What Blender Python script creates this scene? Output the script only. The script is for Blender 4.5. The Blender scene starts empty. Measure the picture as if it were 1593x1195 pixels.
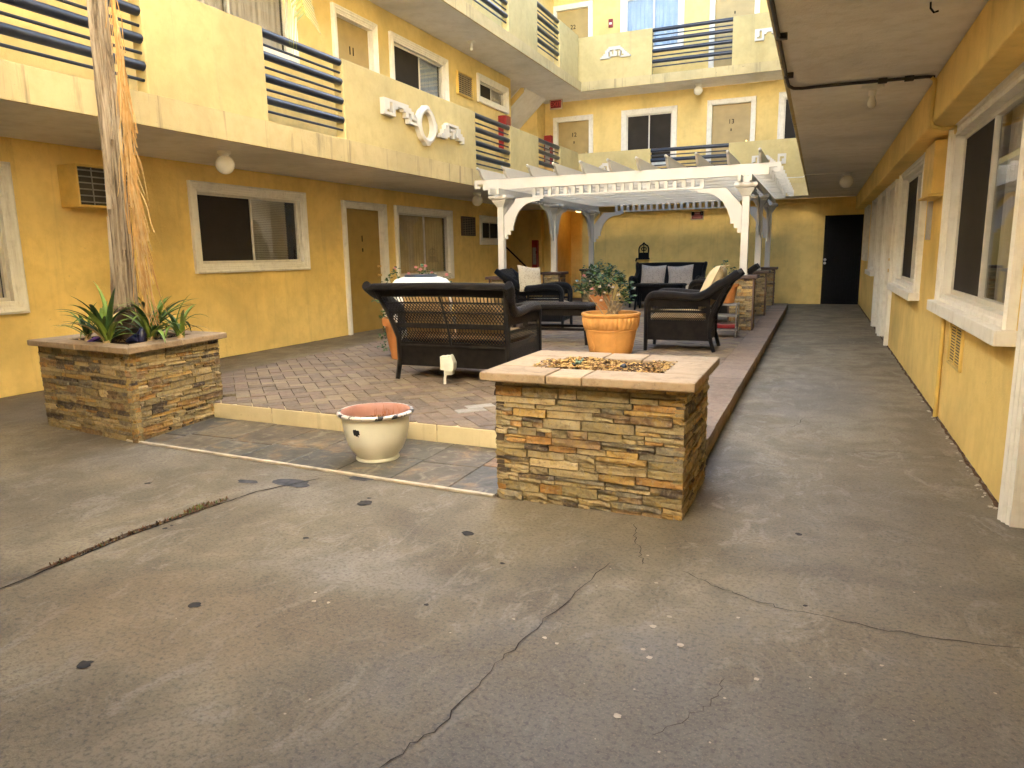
import bpy, bmesh, math, random
from mathutils import Vector, Matrix, Euler

# ------------------------------------------------------------------ camera, sky, sun, exposure
S = bpy.context.scene
COL = S.collection
rad = math.radians

cam = bpy.data.cameras.new('camera')
cam.sensor_fit = 'HORIZONTAL'; cam.sensor_width = 36.0
cam.lens = 36.0 * 1112.11 / 1593.0
cam.clip_start = 0.05; cam.clip_end = 300
camo = bpy.data.objects.new('camera', cam); COL.objects.link(camo)
_R = Matrix.Rotation(rad(23.144), 3, 'Z') @ Matrix.Rotation(rad(-10.2337), 3, 'X') @ Matrix.Rotation(rad(1.001), 3, 'Y')
_r, _f, _u = _R.col[0], _R.col[1], _R.col[2]
camo.matrix_world = Matrix(((_r[0], _u[0], -_f[0], 0), (_r[1], _u[1], -_f[1], 0), (_r[2], _u[2], -_f[2], 1.30), (0, 0, 0, 1)))
S.camera = camo

SUN_EL, SUN_AZ = 20.0, 14.0          # azimuth measured from +Y towards -X: where the sun stands
w = bpy.data.worlds.new('World'); S.world = w; w.use_nodes = True
nt = w.node_tree; nt.nodes.clear()
sky = nt.nodes.new('ShaderNodeTexSky'); sky.sky_type = 'NISHITA'; sky.sun_disc = False
sky.sun_elevation = rad(SUN_EL); sky.sun_rotation = rad(-SUN_AZ)
sky.air_density = 1.0; sky.dust_density = 1.0; sky.ozone_density = 1.0
bg = nt.nodes.new('ShaderNodeBackground'); bg.inputs['Strength'].default_value = 0.07
wo = nt.nodes.new('ShaderNodeOutputWorld')
nt.links.new(sky.outputs[0], bg.inputs[0]); nt.links.new(bg.outputs[0], wo.inputs[0])

sun = bpy.data.lights.new('sun', 'SUN'); sun.energy = 5.0; sun.angle = rad(0.5); sun.color = (1.0, 0.97, 0.92)
suno = bpy.data.objects.new('sun', sun); COL.objects.link(suno)
_sd = Vector((-math.sin(rad(SUN_AZ)) * math.cos(rad(SUN_EL)), math.cos(rad(SUN_AZ)) * math.cos(rad(SUN_EL)), math.sin(rad(SUN_EL))))
suno.rotation_euler = _sd.to_track_quat('Z', 'Y').to_euler()
suno.location = (0, 30, 20)

S.view_settings.view_transform = 'Standard'; S.view_settings.look = 'None'
S.view_settings.gamma = 1.0; S.view_settings.use_curve_mapping = False
S.view_settings.exposure = 4.5
S.render.engine = 'CYCLES'
S.cycles.use_denoising = True
S.cycles.max_bounces = 10; S.cycles.diffuse_bounces = 7; S.cycles.glossy_bounces = 4
S.cycles.transparent_max_bounces = 12; S.cycles.sample_clamp_indirect = 8.0
S.cycles.caustics_reflective = False; S.cycles.caustics_refractive = False

# ------------------------------------------------------------------ node and mesh helpers
class NB:
    def __init__(s, name):
        s.m = bpy.data.materials.new(name); s.m.use_nodes = True
        s.t = s.m.node_tree; s.t.nodes.clear()
        s.out = s.n('ShaderNodeOutputMaterial')
    def n(s, typ, props=None, **ins):
        nd = s.t.nodes.new(typ)
        for k, v in (props or {}).items(): setattr(nd, k, v)
        for k, v in ins.items(): s.set(nd, k, v)
        return nd
    def set(s, nd, k, v):
        key = int(k[1:]) if k[0] == 'i' and k[1:].isdigit() else k
        inp = nd.inputs[key]
        if hasattr(v, 'outputs'): v = v.outputs[0]
        if isinstance(v, bpy.types.NodeSocket): s.t.links.new(v, inp)
        else: inp.default_value = v
    def pos(s): return s.n('ShaderNodeNewGeometry').outputs['Position']
    def obj(s): return s.n('ShaderNodeTexCoord').outputs['Object']
    def mapv(s, v, scale=(1, 1, 1), loc=(0, 0, 0), rot=(0, 0, 0)):
        return s.n('ShaderNodeMapping', i0=v, Scale=scale, Location=loc, Rotation=rot).outputs[0]
    def noise(s, v, scale=5, detail=4, rough=.55, dist=0):
        return s.n('ShaderNodeTexNoise', i0=v, Scale=scale, Detail=detail, Roughness=rough, Distortion=dist).outputs[0]
    def math(s, op, a, b=0.0, clamp=False):
        return s.n('ShaderNodeMath', {'operation': op, 'use_clamp': clamp}, i0=a, i1=b).outputs[0]
    def ramp(s, f, stops, interp='LINEAR'):
        nd = s.n('ShaderNodeValToRGB', Fac=f); cr = nd.color_ramp; cr.interpolation = interp
        while len(cr.elements) < len(stops): cr.elements.new(.5)
        for e, (p, c) in zip(cr.elements, stops):
            e.position = p; e.color = (c, c, c, 1) if not hasattr(c, '__len__') else (*c[:3], 1)
        return nd.outputs[0]
    def mix(s, f, a, b, mode='MIX'):
        nd = s.n('ShaderNodeMix', {'data_type': 'RGBA', 'blend_type': mode})
        s.set(nd, 'i0', f); s.set(nd, 'i6', a if not isinstance(a, tuple) else (*a[:3], 1)); s.set(nd, 'i7', b if not isinstance(b, tuple) else (*b[:3], 1))
        return nd.outputs[2]
    def bump(s, h, strength=.3, dist=.01, normal=None):
        nd = s.n('ShaderNodeBump', Height=h, Strength=strength, Distance=dist)
        if normal is not None: s.set(nd, 'Normal', normal)
        return nd.outputs[0]
    def done(s, col, rough=.6, spec=.4, metal=0.0, normal=None, **kw):
        b = s.n('ShaderNodeBsdfPrincipled')
        s.set(b, 'Base Color', (*col[:3], 1) if isinstance(col, tuple) else col)
        s.set(b, 'Roughness', rough); s.set(b, 'Specular IOR Level', spec); s.set(b, 'Metallic', metal)
        if normal is not None: s.set(b, 'Normal', normal)
        for k, v in kw.items(): s.set(b, k.replace('_', ' '), v)
        s.t.links.new(b.outputs[0], s.out.inputs[0])
        return s.m

def simple(name, col, rough=.5, spec=.4, metal=0., var=.12, scale=8, bump=0., bscale=60, local=True):
    b = NB(name); v = b.obj() if local else b.pos()
    n = b.noise(v, scale, 4)
    lo = tuple(c * (1 - var) for c in col); hi = tuple(min(1, c * (1 + var)) for c in col)
    c = b.ramp(n, [(.3, lo), (.7, hi)])
    nm = b.bump(b.noise(v, bscale, 3), bump, .004) if bump else None
    return b.done(c, rough, spec, metal, nm)

def stucco(name, col, dirt=.35, dirtcol=(.22, .15, .07), bump=.35, fine=150, streak=1.0):
    b = NB(name); v = b.pos()
    big = b.noise(v, .9, 5, .6, .4)
    med = b.noise(v, 6, 4, .6)
    st = b.noise(b.mapv(v, (5.5, 5.5, .35)), 1.6, 5, .65, .3)
    c = b.ramp(big, [(.32, tuple(x * .80 for x in col)), (.5, col), (.68, tuple(min(1, x * 1.10) for x in col))])
    c = b.mix(b.ramp(med, [(.45, 0.), (.7, .4)]), c, tuple(x * k_ for x, k_ in zip(col, (.78, .74, .66))))
    c = b.mix(b.math('MULTIPLY', b.ramp(st, [(.56, 0.), (.78, 1.)]), dirt * streak), c, dirtcol)
    spots = b.noise(v, 23, 3, .5)
    c = b.mix(b.ramp(spots, [(.70, 0.), (.76, dirt * .7)]), c, dirtcol)
    h = b.math('ADD', b.noise(v, fine, 3, .6), b.math('MULTIPLY', b.noise(v, 18, 4, .6), 1.6))
    return b.done(c, .82, .25, 0, b.bump(h, bump, .006))

WALL = stucco('yellow_stucco', (.84, .61, .21), .34, (.27, .19, .09), .75, 110, .7)
WALL2 = stucco('yellow_stucco_upper', (.72, .545, .215), .2, (.28, .2, .1), .7, 110, .7)
CREAM = stucco('cream_stucco', (.55, .445, .205), .32, (.27, .21, .13), .45, 110, .8)
FASC = stucco('fascia_stucco', (.54, .435, .225), .9, (.13, .10, .065), .5, 110, 1.)
SOFF = stucco('soffit_paint', (.73, .70, .65), .25, (.34, .29, .22), .7, 80)
RISER = stucco('riser_paint', (.66, .55, .33), .7, (.25, .19, .10))

def trim_mat():
    b = NB('white_trim'); v = b.pos()
    c = b.mix(b.ramp(b.noise(v, 9, 5, .65), [(.48, 0.), (.8, .45)]), (.80, .765, .68), (.46, .41, .33))
    st = b.noise(b.mapv(v, (30, 30, 2)), 1.5, 4)
    c = b.mix(b.ramp(st, [(.55, 0.), (.8, .35)]), c, (.36, .30, .22))
    return b.done(c, .6, .35, 0, b.bump(b.noise(v, 70, 3), .25, .004))
TRIM = trim_mat()
def white_wood():
    b = NB('white_painted_wood'); v = b.pos()
    c = b.mix(b.ramp(b.noise(v, 5, 5, .65), [(.5, 0.), (.85, .35)]), (.60, .565, .50), (.42, .37, .31))
    ch = b.noise(v, 34, 4, .7)
    c = b.mix(b.ramp(ch, [(.70, 0.), (.735, .7)]), c, (.33, .28, .23))
    return b.done(c, .5, .4, 0, b.bump(b.noise(b.mapv(v, (20, 20, 6)), 6, 4), .2, .004))
WHITE = white_wood()
ALU = simple('aluminium_sash', (.62, .58, .50), .45, .5, .0, .1, 12)
DOORY = simple('ochre_door_paint', (.33, .215, .055), .5, .4, 0, .1, 5, .1, 40, False)
DOORT = simple('tan_door_paint', (.38, .275, .11), .5, .4, 0, .1, 5, .1, 40, False)
BRASS = simple('brass', (.65, .45, .18), .3, .5, 1., .1, 20)
BLACKM = simple('black_metal', (.006, .0055, .006), .6, .12, 0, .3, 20, .15, 90)
RAILM = simple('dark_blue_rail_paint', (.016, .020, .034), .33, .5, 0, .35, 6, .12, 50, False)
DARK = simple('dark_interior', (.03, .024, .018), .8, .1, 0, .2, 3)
SCREEN = simple('insect_screen', (.030, .024, .019), .75, .2, 0, .15, 3, .3, 400)
REDP = simple('red_paint', (.24, .010, .012), .4, .5, 0, .15, 10)
PLATE = simple('white_plastic', (.74, .72, .64), .4, .45, 0, .06, 10)
GREYM = simple('grey_metal', (.28, .27, .25), .5, .5, .4, .2, 12)
YELB = simple('yellow_painted_metal', (.68, .47, .13), .55, .35, 0, .14, 7, .1, 60, False)
CABLE = simple('black_cable', (.045, .038, .03), .55, .35)
SOIL = simple('potting_soil', (.055, .032, .018), .95, .1, 0, .5, 40, .8, 60)
GLOBE = simple('milk_glass', (.80, .76, .66), .22, .5, 0, .04, 5)

def glass_mat(name, tint, refl=1.0):
    b = NB(name)
    tr = b.n('ShaderNodeBsdfTransparent', Color=(*tint, 1))
    gl = b.n('ShaderNodeBsdfGlossy', Color=(1, 1, 1, 1), Roughness=.03)
    lw = b.n('ShaderNodeLayerWeight', Blend=.5).outputs['Facing']
    f = b.math('MULTIPLY', b.math('ADD', b.math('MULTIPLY', b.math('POWER', lw, 4.), .9), .05), refl, True)
    mx = b.n('ShaderNodeMixShader', i0=f, i1=tr, i2=gl)
    b.t.links.new(mx.outputs[0], b.out.inputs[0]); return b.m
GLASS = glass_mat('window_glass', (.96, .96, .94), .75)

def fabric(name, c1, c2, scale=40, pat=True):
    b = NB(name); v = b.obj()
    n = b.noise(v, 9, 4)
    c = b.mix(b.ramp(n, [(.35, 0.), (.7, .35)]), c1, tuple(x * .75 for x in c1))
    if pat:
        vo = b.n('ShaderNodeTexVoronoi', {'feature': 'F1'}, Vector=v, Scale=scale)
        c = b.mix(b.ramp(vo.outputs['Distance'], [(.25, .75), (.42, 0.)]), c, c2)
    h = b.math('ADD', b.noise(v, 260, 2), b.math('MULTIPLY', b.noise(v, 7, 3), 2.))
    return b.done(c, .9, .15, 0, b.bump(h, .35, .004))
CUSH_TAN = fabric('tan_cushion_fabric', (.58, .385, .18), (.36, .25, .13), 40, False)
CUSH_GREY = fabric('grey_patterned_fabric', (.42, .37, .33), (.24, .22, .21), 34)
CUSH_CREAM = fabric('cream_patterned_fabric', (.44, .385, .29), (.29, .25, .19), 30)
CURT_TAN = simple('tan_curtain', (.46, .36, .20), .85, .2, 0, .15, 4)
CURT_GREY = simple('grey_curtain', (.42, .39, .37), .85, .2, 0, .15, 4)
CURT_SKYTINT = simple('sky_tinted_curtain', (.27, .31, .40), .85, .2, 0, .1, 4)  # blue sky reflection of the glass is put into the curtain colour
BLIND = simple('blind_slats', (.55, .50, .40), .6, .3, 0, .08, 4)

def wicker_mat(name, col, ribs):
    b = NB(name); v = b.obj()
    wv = b.n('ShaderNodeTexWave', {'wave_type': 'BANDS', 'bands_direction': 'X'}, i0=v, Scale=ribs, Distortion=.4, Detail=1)
    wy = b.n('ShaderNodeTexWave', {'wave_type': 'BANDS', 'bands_direction': 'Y'}, i0=v, Scale=ribs, Distortion=.4, Detail=1)
    wz = b.n('ShaderNodeTexWave', {'wave_type': 'BANDS', 'bands_direction': 'Z'}, i0=v, Scale=ribs * 1.6, Distortion=.6, Detail=1)
    h = b.math('ADD', b.math('ADD', wv.outputs[1], wy.outputs[1]), wz.outputs[1])
    n = b.noise(v, 14, 4)
    c = b.ramp(n, [(.3, tuple(x * .6 for x in col)), (.7, tuple(x * 1.5 for x in col))])
    return b.done(c, .45, .3, 0, b.bump(h, .8, .008))
WICK = wicker_mat('brown_wicker', (.020, .0145, .0102), 55)
WICKB = wicker_mat('black_wicker', (.007, .0065, .0075), 55)

def objcol_stone(name, bump=.7, rough=.72, mott=.5, scale=14, spec=.35, acc=(.40, .22, .06)):
    b = NB(name); oi = b.n('ShaderNodeObjectInfo'); v = b.pos()
    base = oi.outputs['Color']
    n = b.noise(v, scale, 6, .65, .6); n2 = b.noise(v, scale * 3.4, 5, .7)
    c = b.mix(b.ramp(n, [(.36, mott), (.5, 0.)]), base, (.45, .38, .33), 'MULTIPLY')
    c = b.mix(b.ramp(n, [(.52, 0.), (.66, mott)]), c, acc)
    n3 = b.noise(v, scale * 1.3, 5, .7, 1.5)
    c = b.mix(b.ramp(n3, [(.52, 0.), (.68, mott * .8)]), c, (.40, .35, .26))
    c = b.mix(b.ramp(n2, [(.54, 0.), (.66, mott * .8)]), c, (.06, .048, .04))
    h = b.math('ADD', n, b.math('MULTIPLY', n2, .7))
    return b.done(c, rough, spec, 0, b.bump(h, bump, .012))
STONE = objcol_stone('ledger_stone', .65, .75, .68, 16, .35, (.40, .27, .075))
SLATE = objcol_stone('slate_stone', .35, .48, .6, 5, .5, (.33, .20, .09))
PAVE = objcol_stone('concrete_paver', .3, .78, .35, 11, .35, (.30, .20, .14))
CAPST = objcol_stone('cap_stone', .35, .75, .38, 9, .35, (.46, .31, .2))
MORTAR = simple('mortar', (.22, .17, .10), .9, .1, 0, .3, 30, .5, 90, False)
CAPBR = simple('brown_cap_tile', (.085, .048, .036), .5, .4, 0, .25, 12, .15, 40, False)

def terracotta(name, col):
    b = NB(name); v = b.obj()
    n = b.noise(v, 7, 5, .6)
    c = b.ramp(n, [(.3, tuple(x * .82 for x in col)), (.6, col), (.8, tuple(min(1, x * 1.12) for x in col))])
    c = b.mix(b.ramp(b.noise(b.mapv(v, (9, 9, 1.2)), 2, 4), [(.62, 0.), (.85, .4)]), c, (.55, .38, .22))
    return b.done(c, .72, .3, 0, b.bump(b.noise(v, 50, 4), .2, .004))
TERRA = terracotta('terracotta', (.66, .315, .085))
TERRA2 = terracotta('weathered_terracotta', (.50, .20, .06))

class MB:
    def __init__(s): s.v = []; s.f = []; s.mi = []
    def quad(s, a, b, c, d, mi=0):
        i = len(s.v); s.v += [tuple(a), tuple(b), tuple(c), tuple(d)]; s.f.append((i, i + 1, i + 2, i + 3)); s.mi.append(mi)
    def hexa(s, P, mi=0):
        i = len(s.v); s.v += [tuple(p) for p in P]
        for q in ((0, 3, 2, 1), (4, 5, 6, 7), (0, 1, 5, 4), (1, 2, 6, 5), (2, 3, 7, 6), (3, 0, 4, 7)):
            s.f.append(tuple(i + k for k in q)); s.mi.append(mi)
    def box(s, x0, x1, y0, y1, z0, z1, mi=0):
        s.hexa([(x0, y0, z0), (x1, y0, z0), (x1, y1, z0), (x0, y1, z0), (x0, y0, z1), (x1, y0, z1), (x1, y1, z1), (x0, y1, z1)], mi)
    def obox(s, c, size, M3=None, mi=0):
        h = [k / 2 for k in size]; c = Vector(c); P = []
        for z in (-1, 1):
            for x, y in ((-1, -1), (1, -1), (1, 1), (-1, 1)):
                p = Vector((x * h[0], y * h[1], z * h[2])); P.append(c + (M3 @ p if M3 else p))
        s.hexa(P, mi)
    def fbox(s, fr, u0, u1, n0, n1, z0, z1, mi=0):
        s.hexa([fr(u0, n0, z0), fr(u1, n0, z0), fr(u1, n1, z0), fr(u0, n1, z0), fr(u0, n0, z1), fr(u1, n0, z1), fr(u1, n1, z1), fr(u0, n1, z1)], mi)
    def tube(s, pts, r, seg=8, mi=0, cap=True, flat=1.0):
        pts = [Vector(p) for p in pts]; n = len(pts)
        rs = r if hasattr(r, '__len__') else [r] * n
        i0 = len(s.v); up = None
        for k, p in enumerate(pts):
            d = (pts[min(k + 1, n - 1)] - pts[max(k - 1, 0)]).normalized()
            if up is None:
                up = Vector((0, 0, 1)) if abs(d.z) < .9 else Vector((1, 0, 0))
            a = d.cross(up)
            if a.length < 1e-5: a = d.cross(Vector((0, 1, .1)))
            a.normalize(); bb = a.cross(d).normalized(); up = bb
            for j in range(seg):
                t = 2 * math.pi * j / seg
                s.v.append(tuple(p + (a * math.cos(t) + bb * math.sin(t) * flat) * rs[k]))
        for k in range(n - 1):
            for j in range(seg):
                a, b2 = i0 + k * seg + j, i0 + k * seg + (j + 1) % seg
                s.f.append((a, b2, b2 + seg, a + seg)); s.mi.append(mi)
        if cap:
            s.f.append(tuple(i0 + j for j in range(seg))[::-1]); s.mi.append(mi)
            s.f.append(tuple(i0 + (n - 1) * seg + j for j in range(seg))); s.mi.append(mi)
    def lathe(s, prof, seg=32, c=(0, 0, 0), fn=None, mi=0, capb=True, capt=False):
        i0 = len(s.v)
        for (r, z) in prof:
            for j in range(seg):
                t = 2 * math.pi * j / seg
                rr = r if fn is None else fn(r, z, t)
                s.v.append((c[0] + rr * math.cos(t), c[1] + rr * math.sin(t), c[2] + z))
        for k in range(len(prof) - 1):
            for j in range(seg):
                a, b2 = i0 + k * seg + j, i0 + k * seg + (j + 1) % seg
                s.f.append((a, b2, b2 + seg, a + seg)); s.mi.append(mi)
        if capb: s.f.append(tuple(i0 + j for j in range(seg))[::-1]); s.mi.append(mi)
        if capt: s.f.append(tuple(i0 + (len(prof) - 1) * seg + j for j in range(seg))); s.mi.append(mi)
    def prism(s, poly, fn, d0, d1, mi=0):
        i = len(s.v); n = len(poly)
        s.v += [tuple(fn(a, b, d0)) for a, b in poly] + [tuple(fn(a, b, d1)) for a, b in poly]
        s.f.append(tuple(range(i, i + n))); s.f.append(tuple(range(i + n, i + 2 * n))[::-1]); s.mi += [mi, mi]
        for k in range(n):
            s.f.append((i + k, i + (k + 1) % n, i + n + (k + 1) % n, i + n + k)); s.mi.append(mi)
    def grid(s, fn, nu, nv, mi=0, closed=False):
        i0 = len(s.v)
        for b in range(nv + 1):
            for a in range(nu + 1): s.v.append(tuple(fn(a / nu, b / nv)))
        for b in range(nv):
            for a in range(nu):
                q = i0 + b * (nu + 1) + a
                s.f.append((q, q + 1, q + nu + 2, q + nu + 1)); s.mi.append(mi)
    def ring(s, fr, u0, u1, z0, z1, prof, door=False):
        def C(d, n):
            if door: return [fr(u0 + d, n, z0), fr(u0 + d, n, z1 - d), fr(u1 - d, n, z1 - d), fr(u1 - d, n, z0)]
            return [fr(u0 + d, n, z0 + d), fr(u0 + d, n, z1 - d), fr(u1 - d, n, z1 - d), fr(u1 - d, n, z0 + d)]
        for (d0, n0), (d1, n1) in zip(prof, prof[1:]):
            A, B = C(d0, n0), C(d1, n1)
            for k in range(3 if door else 4):
                s.quad(A[k], A[(k + 1) % 4], B[(k + 1) % 4], B[k])
    def mesh(s, name, mats, smooth=None, recalc=True, off=None):
        me = bpy.data.meshes.new(name)
        vs = s.v if off is None else [(a - off[0], b - off[1], c - off[2]) for a, b, c in s.v]
        me.from_pydata(vs, [], s.f)
        mats = mats if isinstance(mats, (list, tuple)) else [mats]
        for m in mats: me.materials.append(m)
        if len(mats) > 1: me.polygons.foreach_set('material_index', s.mi)
        if recalc:
            bm = bmesh.new(); bm.from_mesh(me); bmesh.ops.recalc_face_normals(bm, faces=bm.faces); bm.to_mesh(me); bm.free()
        if smooth:
            me.polygons.foreach_set('use_smooth', [True] * len(me.polygons)); me.set_sharp_from_angle(angle=rad(smooth))
        me.update(); return me
    def build(s, name, mats, parent=None, smooth=None, bevel=0, recalc=True):
        off = ORG.get(parent.name) if parent else None
        o = bpy.data.objects.new(name, s.mesh(name, mats, smooth, recalc, off)); COL.objects.link(o)
        if parent: o.parent = parent
        ORG[o.name] = off or (0, 0, 0)
        if bevel:
            md = o.modifiers.new('bevel', 'BEVEL'); md.width = bevel; md.segments = 2; md.limit_method = 'ANGLE'; md.angle_limit = rad(40)
        return o
ORG = {}
def thing(name, label, cat, org=(0, 0, 0), group=None, rotz=0, local=False):
    o = bpy.data.objects.new(name, None); COL.objects.link(o); o.location = org; o.rotation_euler = (0, 0, rotz)
    o['label'] = label; o['category'] = cat
    if group: o['group'] = group
    ORG[o.name] = (0, 0, 0) if local else tuple(org)
    return o
def tag(o, label, cat, group=None):
    o['label'] = label; o['category'] = cat
    if group: o['group'] = group
    return o
def struct(o): o['kind'] = 'structure'; return o
def stuff(o): o['kind'] = 'stuff'; return o
def holder(name, parent):
    o = bpy.data.objects.new(name, None); COL.objects.link(o); o.parent = parent
    ORG[o.name] = ORG.get(parent.name, (0, 0, 0)); return o
def inst(name, me, parent, loc=(0, 0, 0), rot=None, scale=None, color=None, off=True):
    o = bpy.data.objects.new(name, me); COL.objects.link(o); o.parent = parent
    og = ORG.get(parent.name, (0, 0, 0)) if (parent and off) else (0, 0, 0)
    o.location = (loc[0] - og[0], loc[1] - og[1], loc[2] - og[2])
    if rot is not None: o.rotation_euler = rot
    if scale is not None: o.scale = scale
    if color is not None: o.color = (*color, 1)
    return o
def copy_tree(o, parent=None):
    c = o.copy(); COL.objects.link(c)
    if parent: c.parent = parent
    ORG[c.name] = ORG.get(o.name, (0, 0, 0))
    for ch in list(o.children): copy_tree(ch, c)
    return c
def text(name, body, size, fr, u, n, z, m, parent, flip=False):
    cu = bpy.data.curves.new(name, 'FONT'); cu.body = body; cu.size = size; cu.extrude = .004
    cu.align_x = 'CENTER'; cu.align_y = 'CENTER'; cu.materials.append(m)
    o = bpy.data.objects.new(name, cu); COL.objects.link(o)
    U = Vector(fr(1, 0, 0)) - Vector(fr(0, 0, 0)); N = Vector(fr(0, 1, 0)) - Vector(fr(0, 0, 0)); Zv = Vector((0, 0, 1))
    if U.cross(Zv).dot(N) < 0: U = -U
    p = Vector(fr(u, n, z))
    mt = Matrix(((U.x, Zv.x, N.x, p.x), (U.y, Zv.y, N.y, p.y), (U.z, Zv.z, N.z, p.z), (0, 0, 0, 1)))
    og = Vector(ORG.get(parent.name, (0, 0, 0)))
    mt.translation = p - og
    bpy.context.view_layer.update()
    me = bpy.data.meshes.new_from_object(o); me.transform(mt); bpy.data.objects.remove(o)
    o = bpy.data.objects.new(name, me); COL.objects.link(o); o.parent = parent
    return o
def frame(O, U, N):
    O, U, N = Vector(O), Vector(U), Vector(N)
    return lambda u, n, z: O + U * u + N * n + Vector((0, 0, z))
rng = random.Random(7)

# world layout (metres): X right, Y into the courtyard, Z up
XL0, XL1, XB = -7.34, -6.71, -5.65      # left wall ground floor, left wall upper floors, balcony front
XR, XRB = .915, -.31                    # right wall, right balcony front
YF, YB = 18.9, 17.9                     # far wall, far balcony front
Z1S, Z1, Z1P = 2.51, 2.79, 3.775        # level one: soffit, floor, parapet top
Z2S, Z2, Z2P = 5.25, 5.46, 6.50
ZR = 8.0
YN = -4.5                               # near end of the court, behind the viewpoint
PZ = .14                                # platform height
FL0 = frame((XL0, 0, 0), (0, 1, 0), (1, 0, 0)); FL1 = frame((XL1, 0, 0), (0, 1, 0), (1, 0, 0))
FR = frame((XR, 0, 0), (0, 1, 0), (-1, 0, 0)); FF = frame((0, YF, 0), (1, 0, 0), (0, -1, 0))
FBL = frame((XB, 0, 0), (0, 1, 0), (1, 0, 0)); FBB = frame((0, YB, 0), (1, 0, 0), (0, -1, 0))

# ------------------------------------------------------------------ ground
def ground_mat():
    b = NB('courtyard_concrete'); v = b.pos()
    big = b.noise(v, .8, 8, .62, .9); med = b.noise(v, 3.2, 6, .65, .4); fine = b.noise(v, 60, 4, .7)
    grain = b.noise(v, 130, 3, .75)
    c = b.ramp(big, [(.33, (.105, .084, .056)), (.45, (.162, .130, .083)), (.55, (.208, .168, .105)), (.67, (.28, .232, .155))])
    c = b.mix(b.ramp(med, [(.44, 0.), (.64, .6)]), c, (.125, .097, .062))
    # worn pale scuff lines, streaked along the walkway
    sc = b.noise(b.mapv(v, (2.2, 1.3, 1)), 2.2, 8, .78, 1.2)
    c = b.mix(b.ramp(sc, [(.52, 0.), (.62, .7)]), c, (.26, .228, .175))
    # rusty water stains, pale scuffs and darker patches
    def blob(cx, cy, rx, ry, soft=.5):
        d = b.n('ShaderNodeVectorMath', {'operation': 'LENGTH'}, i0=b.mapv(v, (1 / rx, 1 / ry, 0), (-cx / rx, -cy / ry, 0))).outputs['Value']
        d = b.math('ADD', d, b.math('MULTIPLY', b.math('SUBTRACT', med, .5), 1.5))
        return b.ramp(d, [(.55, 1.), (1.25, 0.)])
    for (cx, cy, rx, ry, k, colr) in ((-2.2, 1.75, .75, .42, .45, (.20, .135, .07)), (-1.55, 1.95, .5, .22, .4, (.15, .105, .06)), (-2.7, 3.2, .55, .4, .35, (.24, .215, .18)), (-1.0, 3.0, .9, .35, .4, (.18, .145, .09)), (-1.75, 2.35, .55, .22, .45, (.24, .215, .18)), (-6.4, 4.2, 1., .8, .5, (.12, .10, .085)), (.1, 7.0, .6, 1.8, .35, (.21, .195, .17)), (.3, 3.4, .5, 1.2, .35, (.095, .08, .068)), (-4.2, 3.3, .8, .3, .35, (.22, .19, .15))):
        c = b.mix(b.math('MULTIPLY', blob(cx, cy, rx, ry), k), c, colr)
    c = b.mix(b.math('MULTIPLY', blob(.1, 1.6, 1.5, .9), .55), c, (.098, .088, .08))  # foreground shade painted into the concrete as a broad grey patch
    c = b.mix(b.ramp(fine, [(.48, 0.), (.66, .6)]), c, (.045, .038, .031))
    c = b.mix(b.ramp(grain, [(.55, 0.), (.68, .5)]), c, (.29, .24, .16))
    h = b.math('ADD', b.math('MULTIPLY', fine, 1.), b.math('ADD', grain, b.math('MULTIPLY', med, .8)))
    r = b.ramp(med, [(.3, .58), (.7, .78)])
    return b.done(c, r, .45, 0, b.bump(h, .35, .006))
CONC = ground_mat()
m = MB(); m.grid(lambda u, t: (-45 + 90 * u, -45 + 90 * t, 0), 30, 30)
ground = struct(m.build('courtyard_ground', CONC, recalc=False))
CRACK = simple('crack_dirt', (.045, .037, .029), .95, .1, 0, .4, 30, 0, 60, False)
JOINT = simple('joint_dirt', (.085, .05, .03), .95, .1, 0, .5, 30, .5, 80, False)
GUM = simple('dark_gum', (.042, .038, .034), .8, .2, 0, .3, 30, 0, 60, False)
PAINTD = simple('paint_drip', (.40, .33, .24), .7, .3, 0, .2, 30, 0, 60, False)
TAR = simple('grey_patch_stain', (.075, .075, .08), .85, .2, 0, .35, 20, 0, 60, False)
def ribbon(pts, wid, mat, name, jit=.012, sub=9, z=.003):
    rr = random.Random(int(sum(abs(a * 733 + b * 1291) for a, b in pts) * 100) & 0xffff); P = []
    for a, b in zip(pts, pts[1:]):
        for k in range(sub):
            t = k / sub; P.append(Vector((a[0] + (b[0] - a[0]) * t + rr.uniform(-jit, jit), a[1] + (b[1] - a[1]) * t + rr.uniform(-jit, jit), z)))
    P.append(Vector((*pts[-1], z))); mb = MB(); prev = None
    for k, p in enumerate(P):
        d = (P[min(k + 1, len(P) - 1)] - P[max(0, k - 1)]).normalized(); nn = Vector((-d.y, d.x, 0)); ww = wid * rr.uniform(.35, 1.) * (.25 if k in (0, len(P) - 1) else 1)
        cur = (p - nn * ww / 2, p + nn * ww / 2)
        if prev: mb.quad(prev[0], prev[1], cur[1], cur[0])
        prev = cur
    return mb.build(name, mat, ground, recalc=False)
ribbon([(-.98, 1.36), (-.91, 1.56), (-.885, 1.95), (-.84, 2.24), (-.752, 2.80)], .0048, CRACK, 'crack')
ribbon([(-.768, 3.27), (-.68, 3.0), (-.62, 2.82)], .004, CRACK, 'crack')
ribbon([(-.456, 2.81), (-.25, 2.70), (-.073, 2.636), (.323, 2.594), (.85, 2.63)], .005, CRACK, 'crack')
ribbon([(-2.85, 3.30), (-2.62, 3.42), (-2.45, 3.44)], .004, CRACK, 'crack')
ribbon([(-.35, 1.75), (-.22, 1.95), (-.2, 2.1)], .0026, CRACK, 'crack')
ribbon([(.2, 4.95), (.5, 5.1), (.9, 5.05)], .005, CRACK, 'crack')
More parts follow.
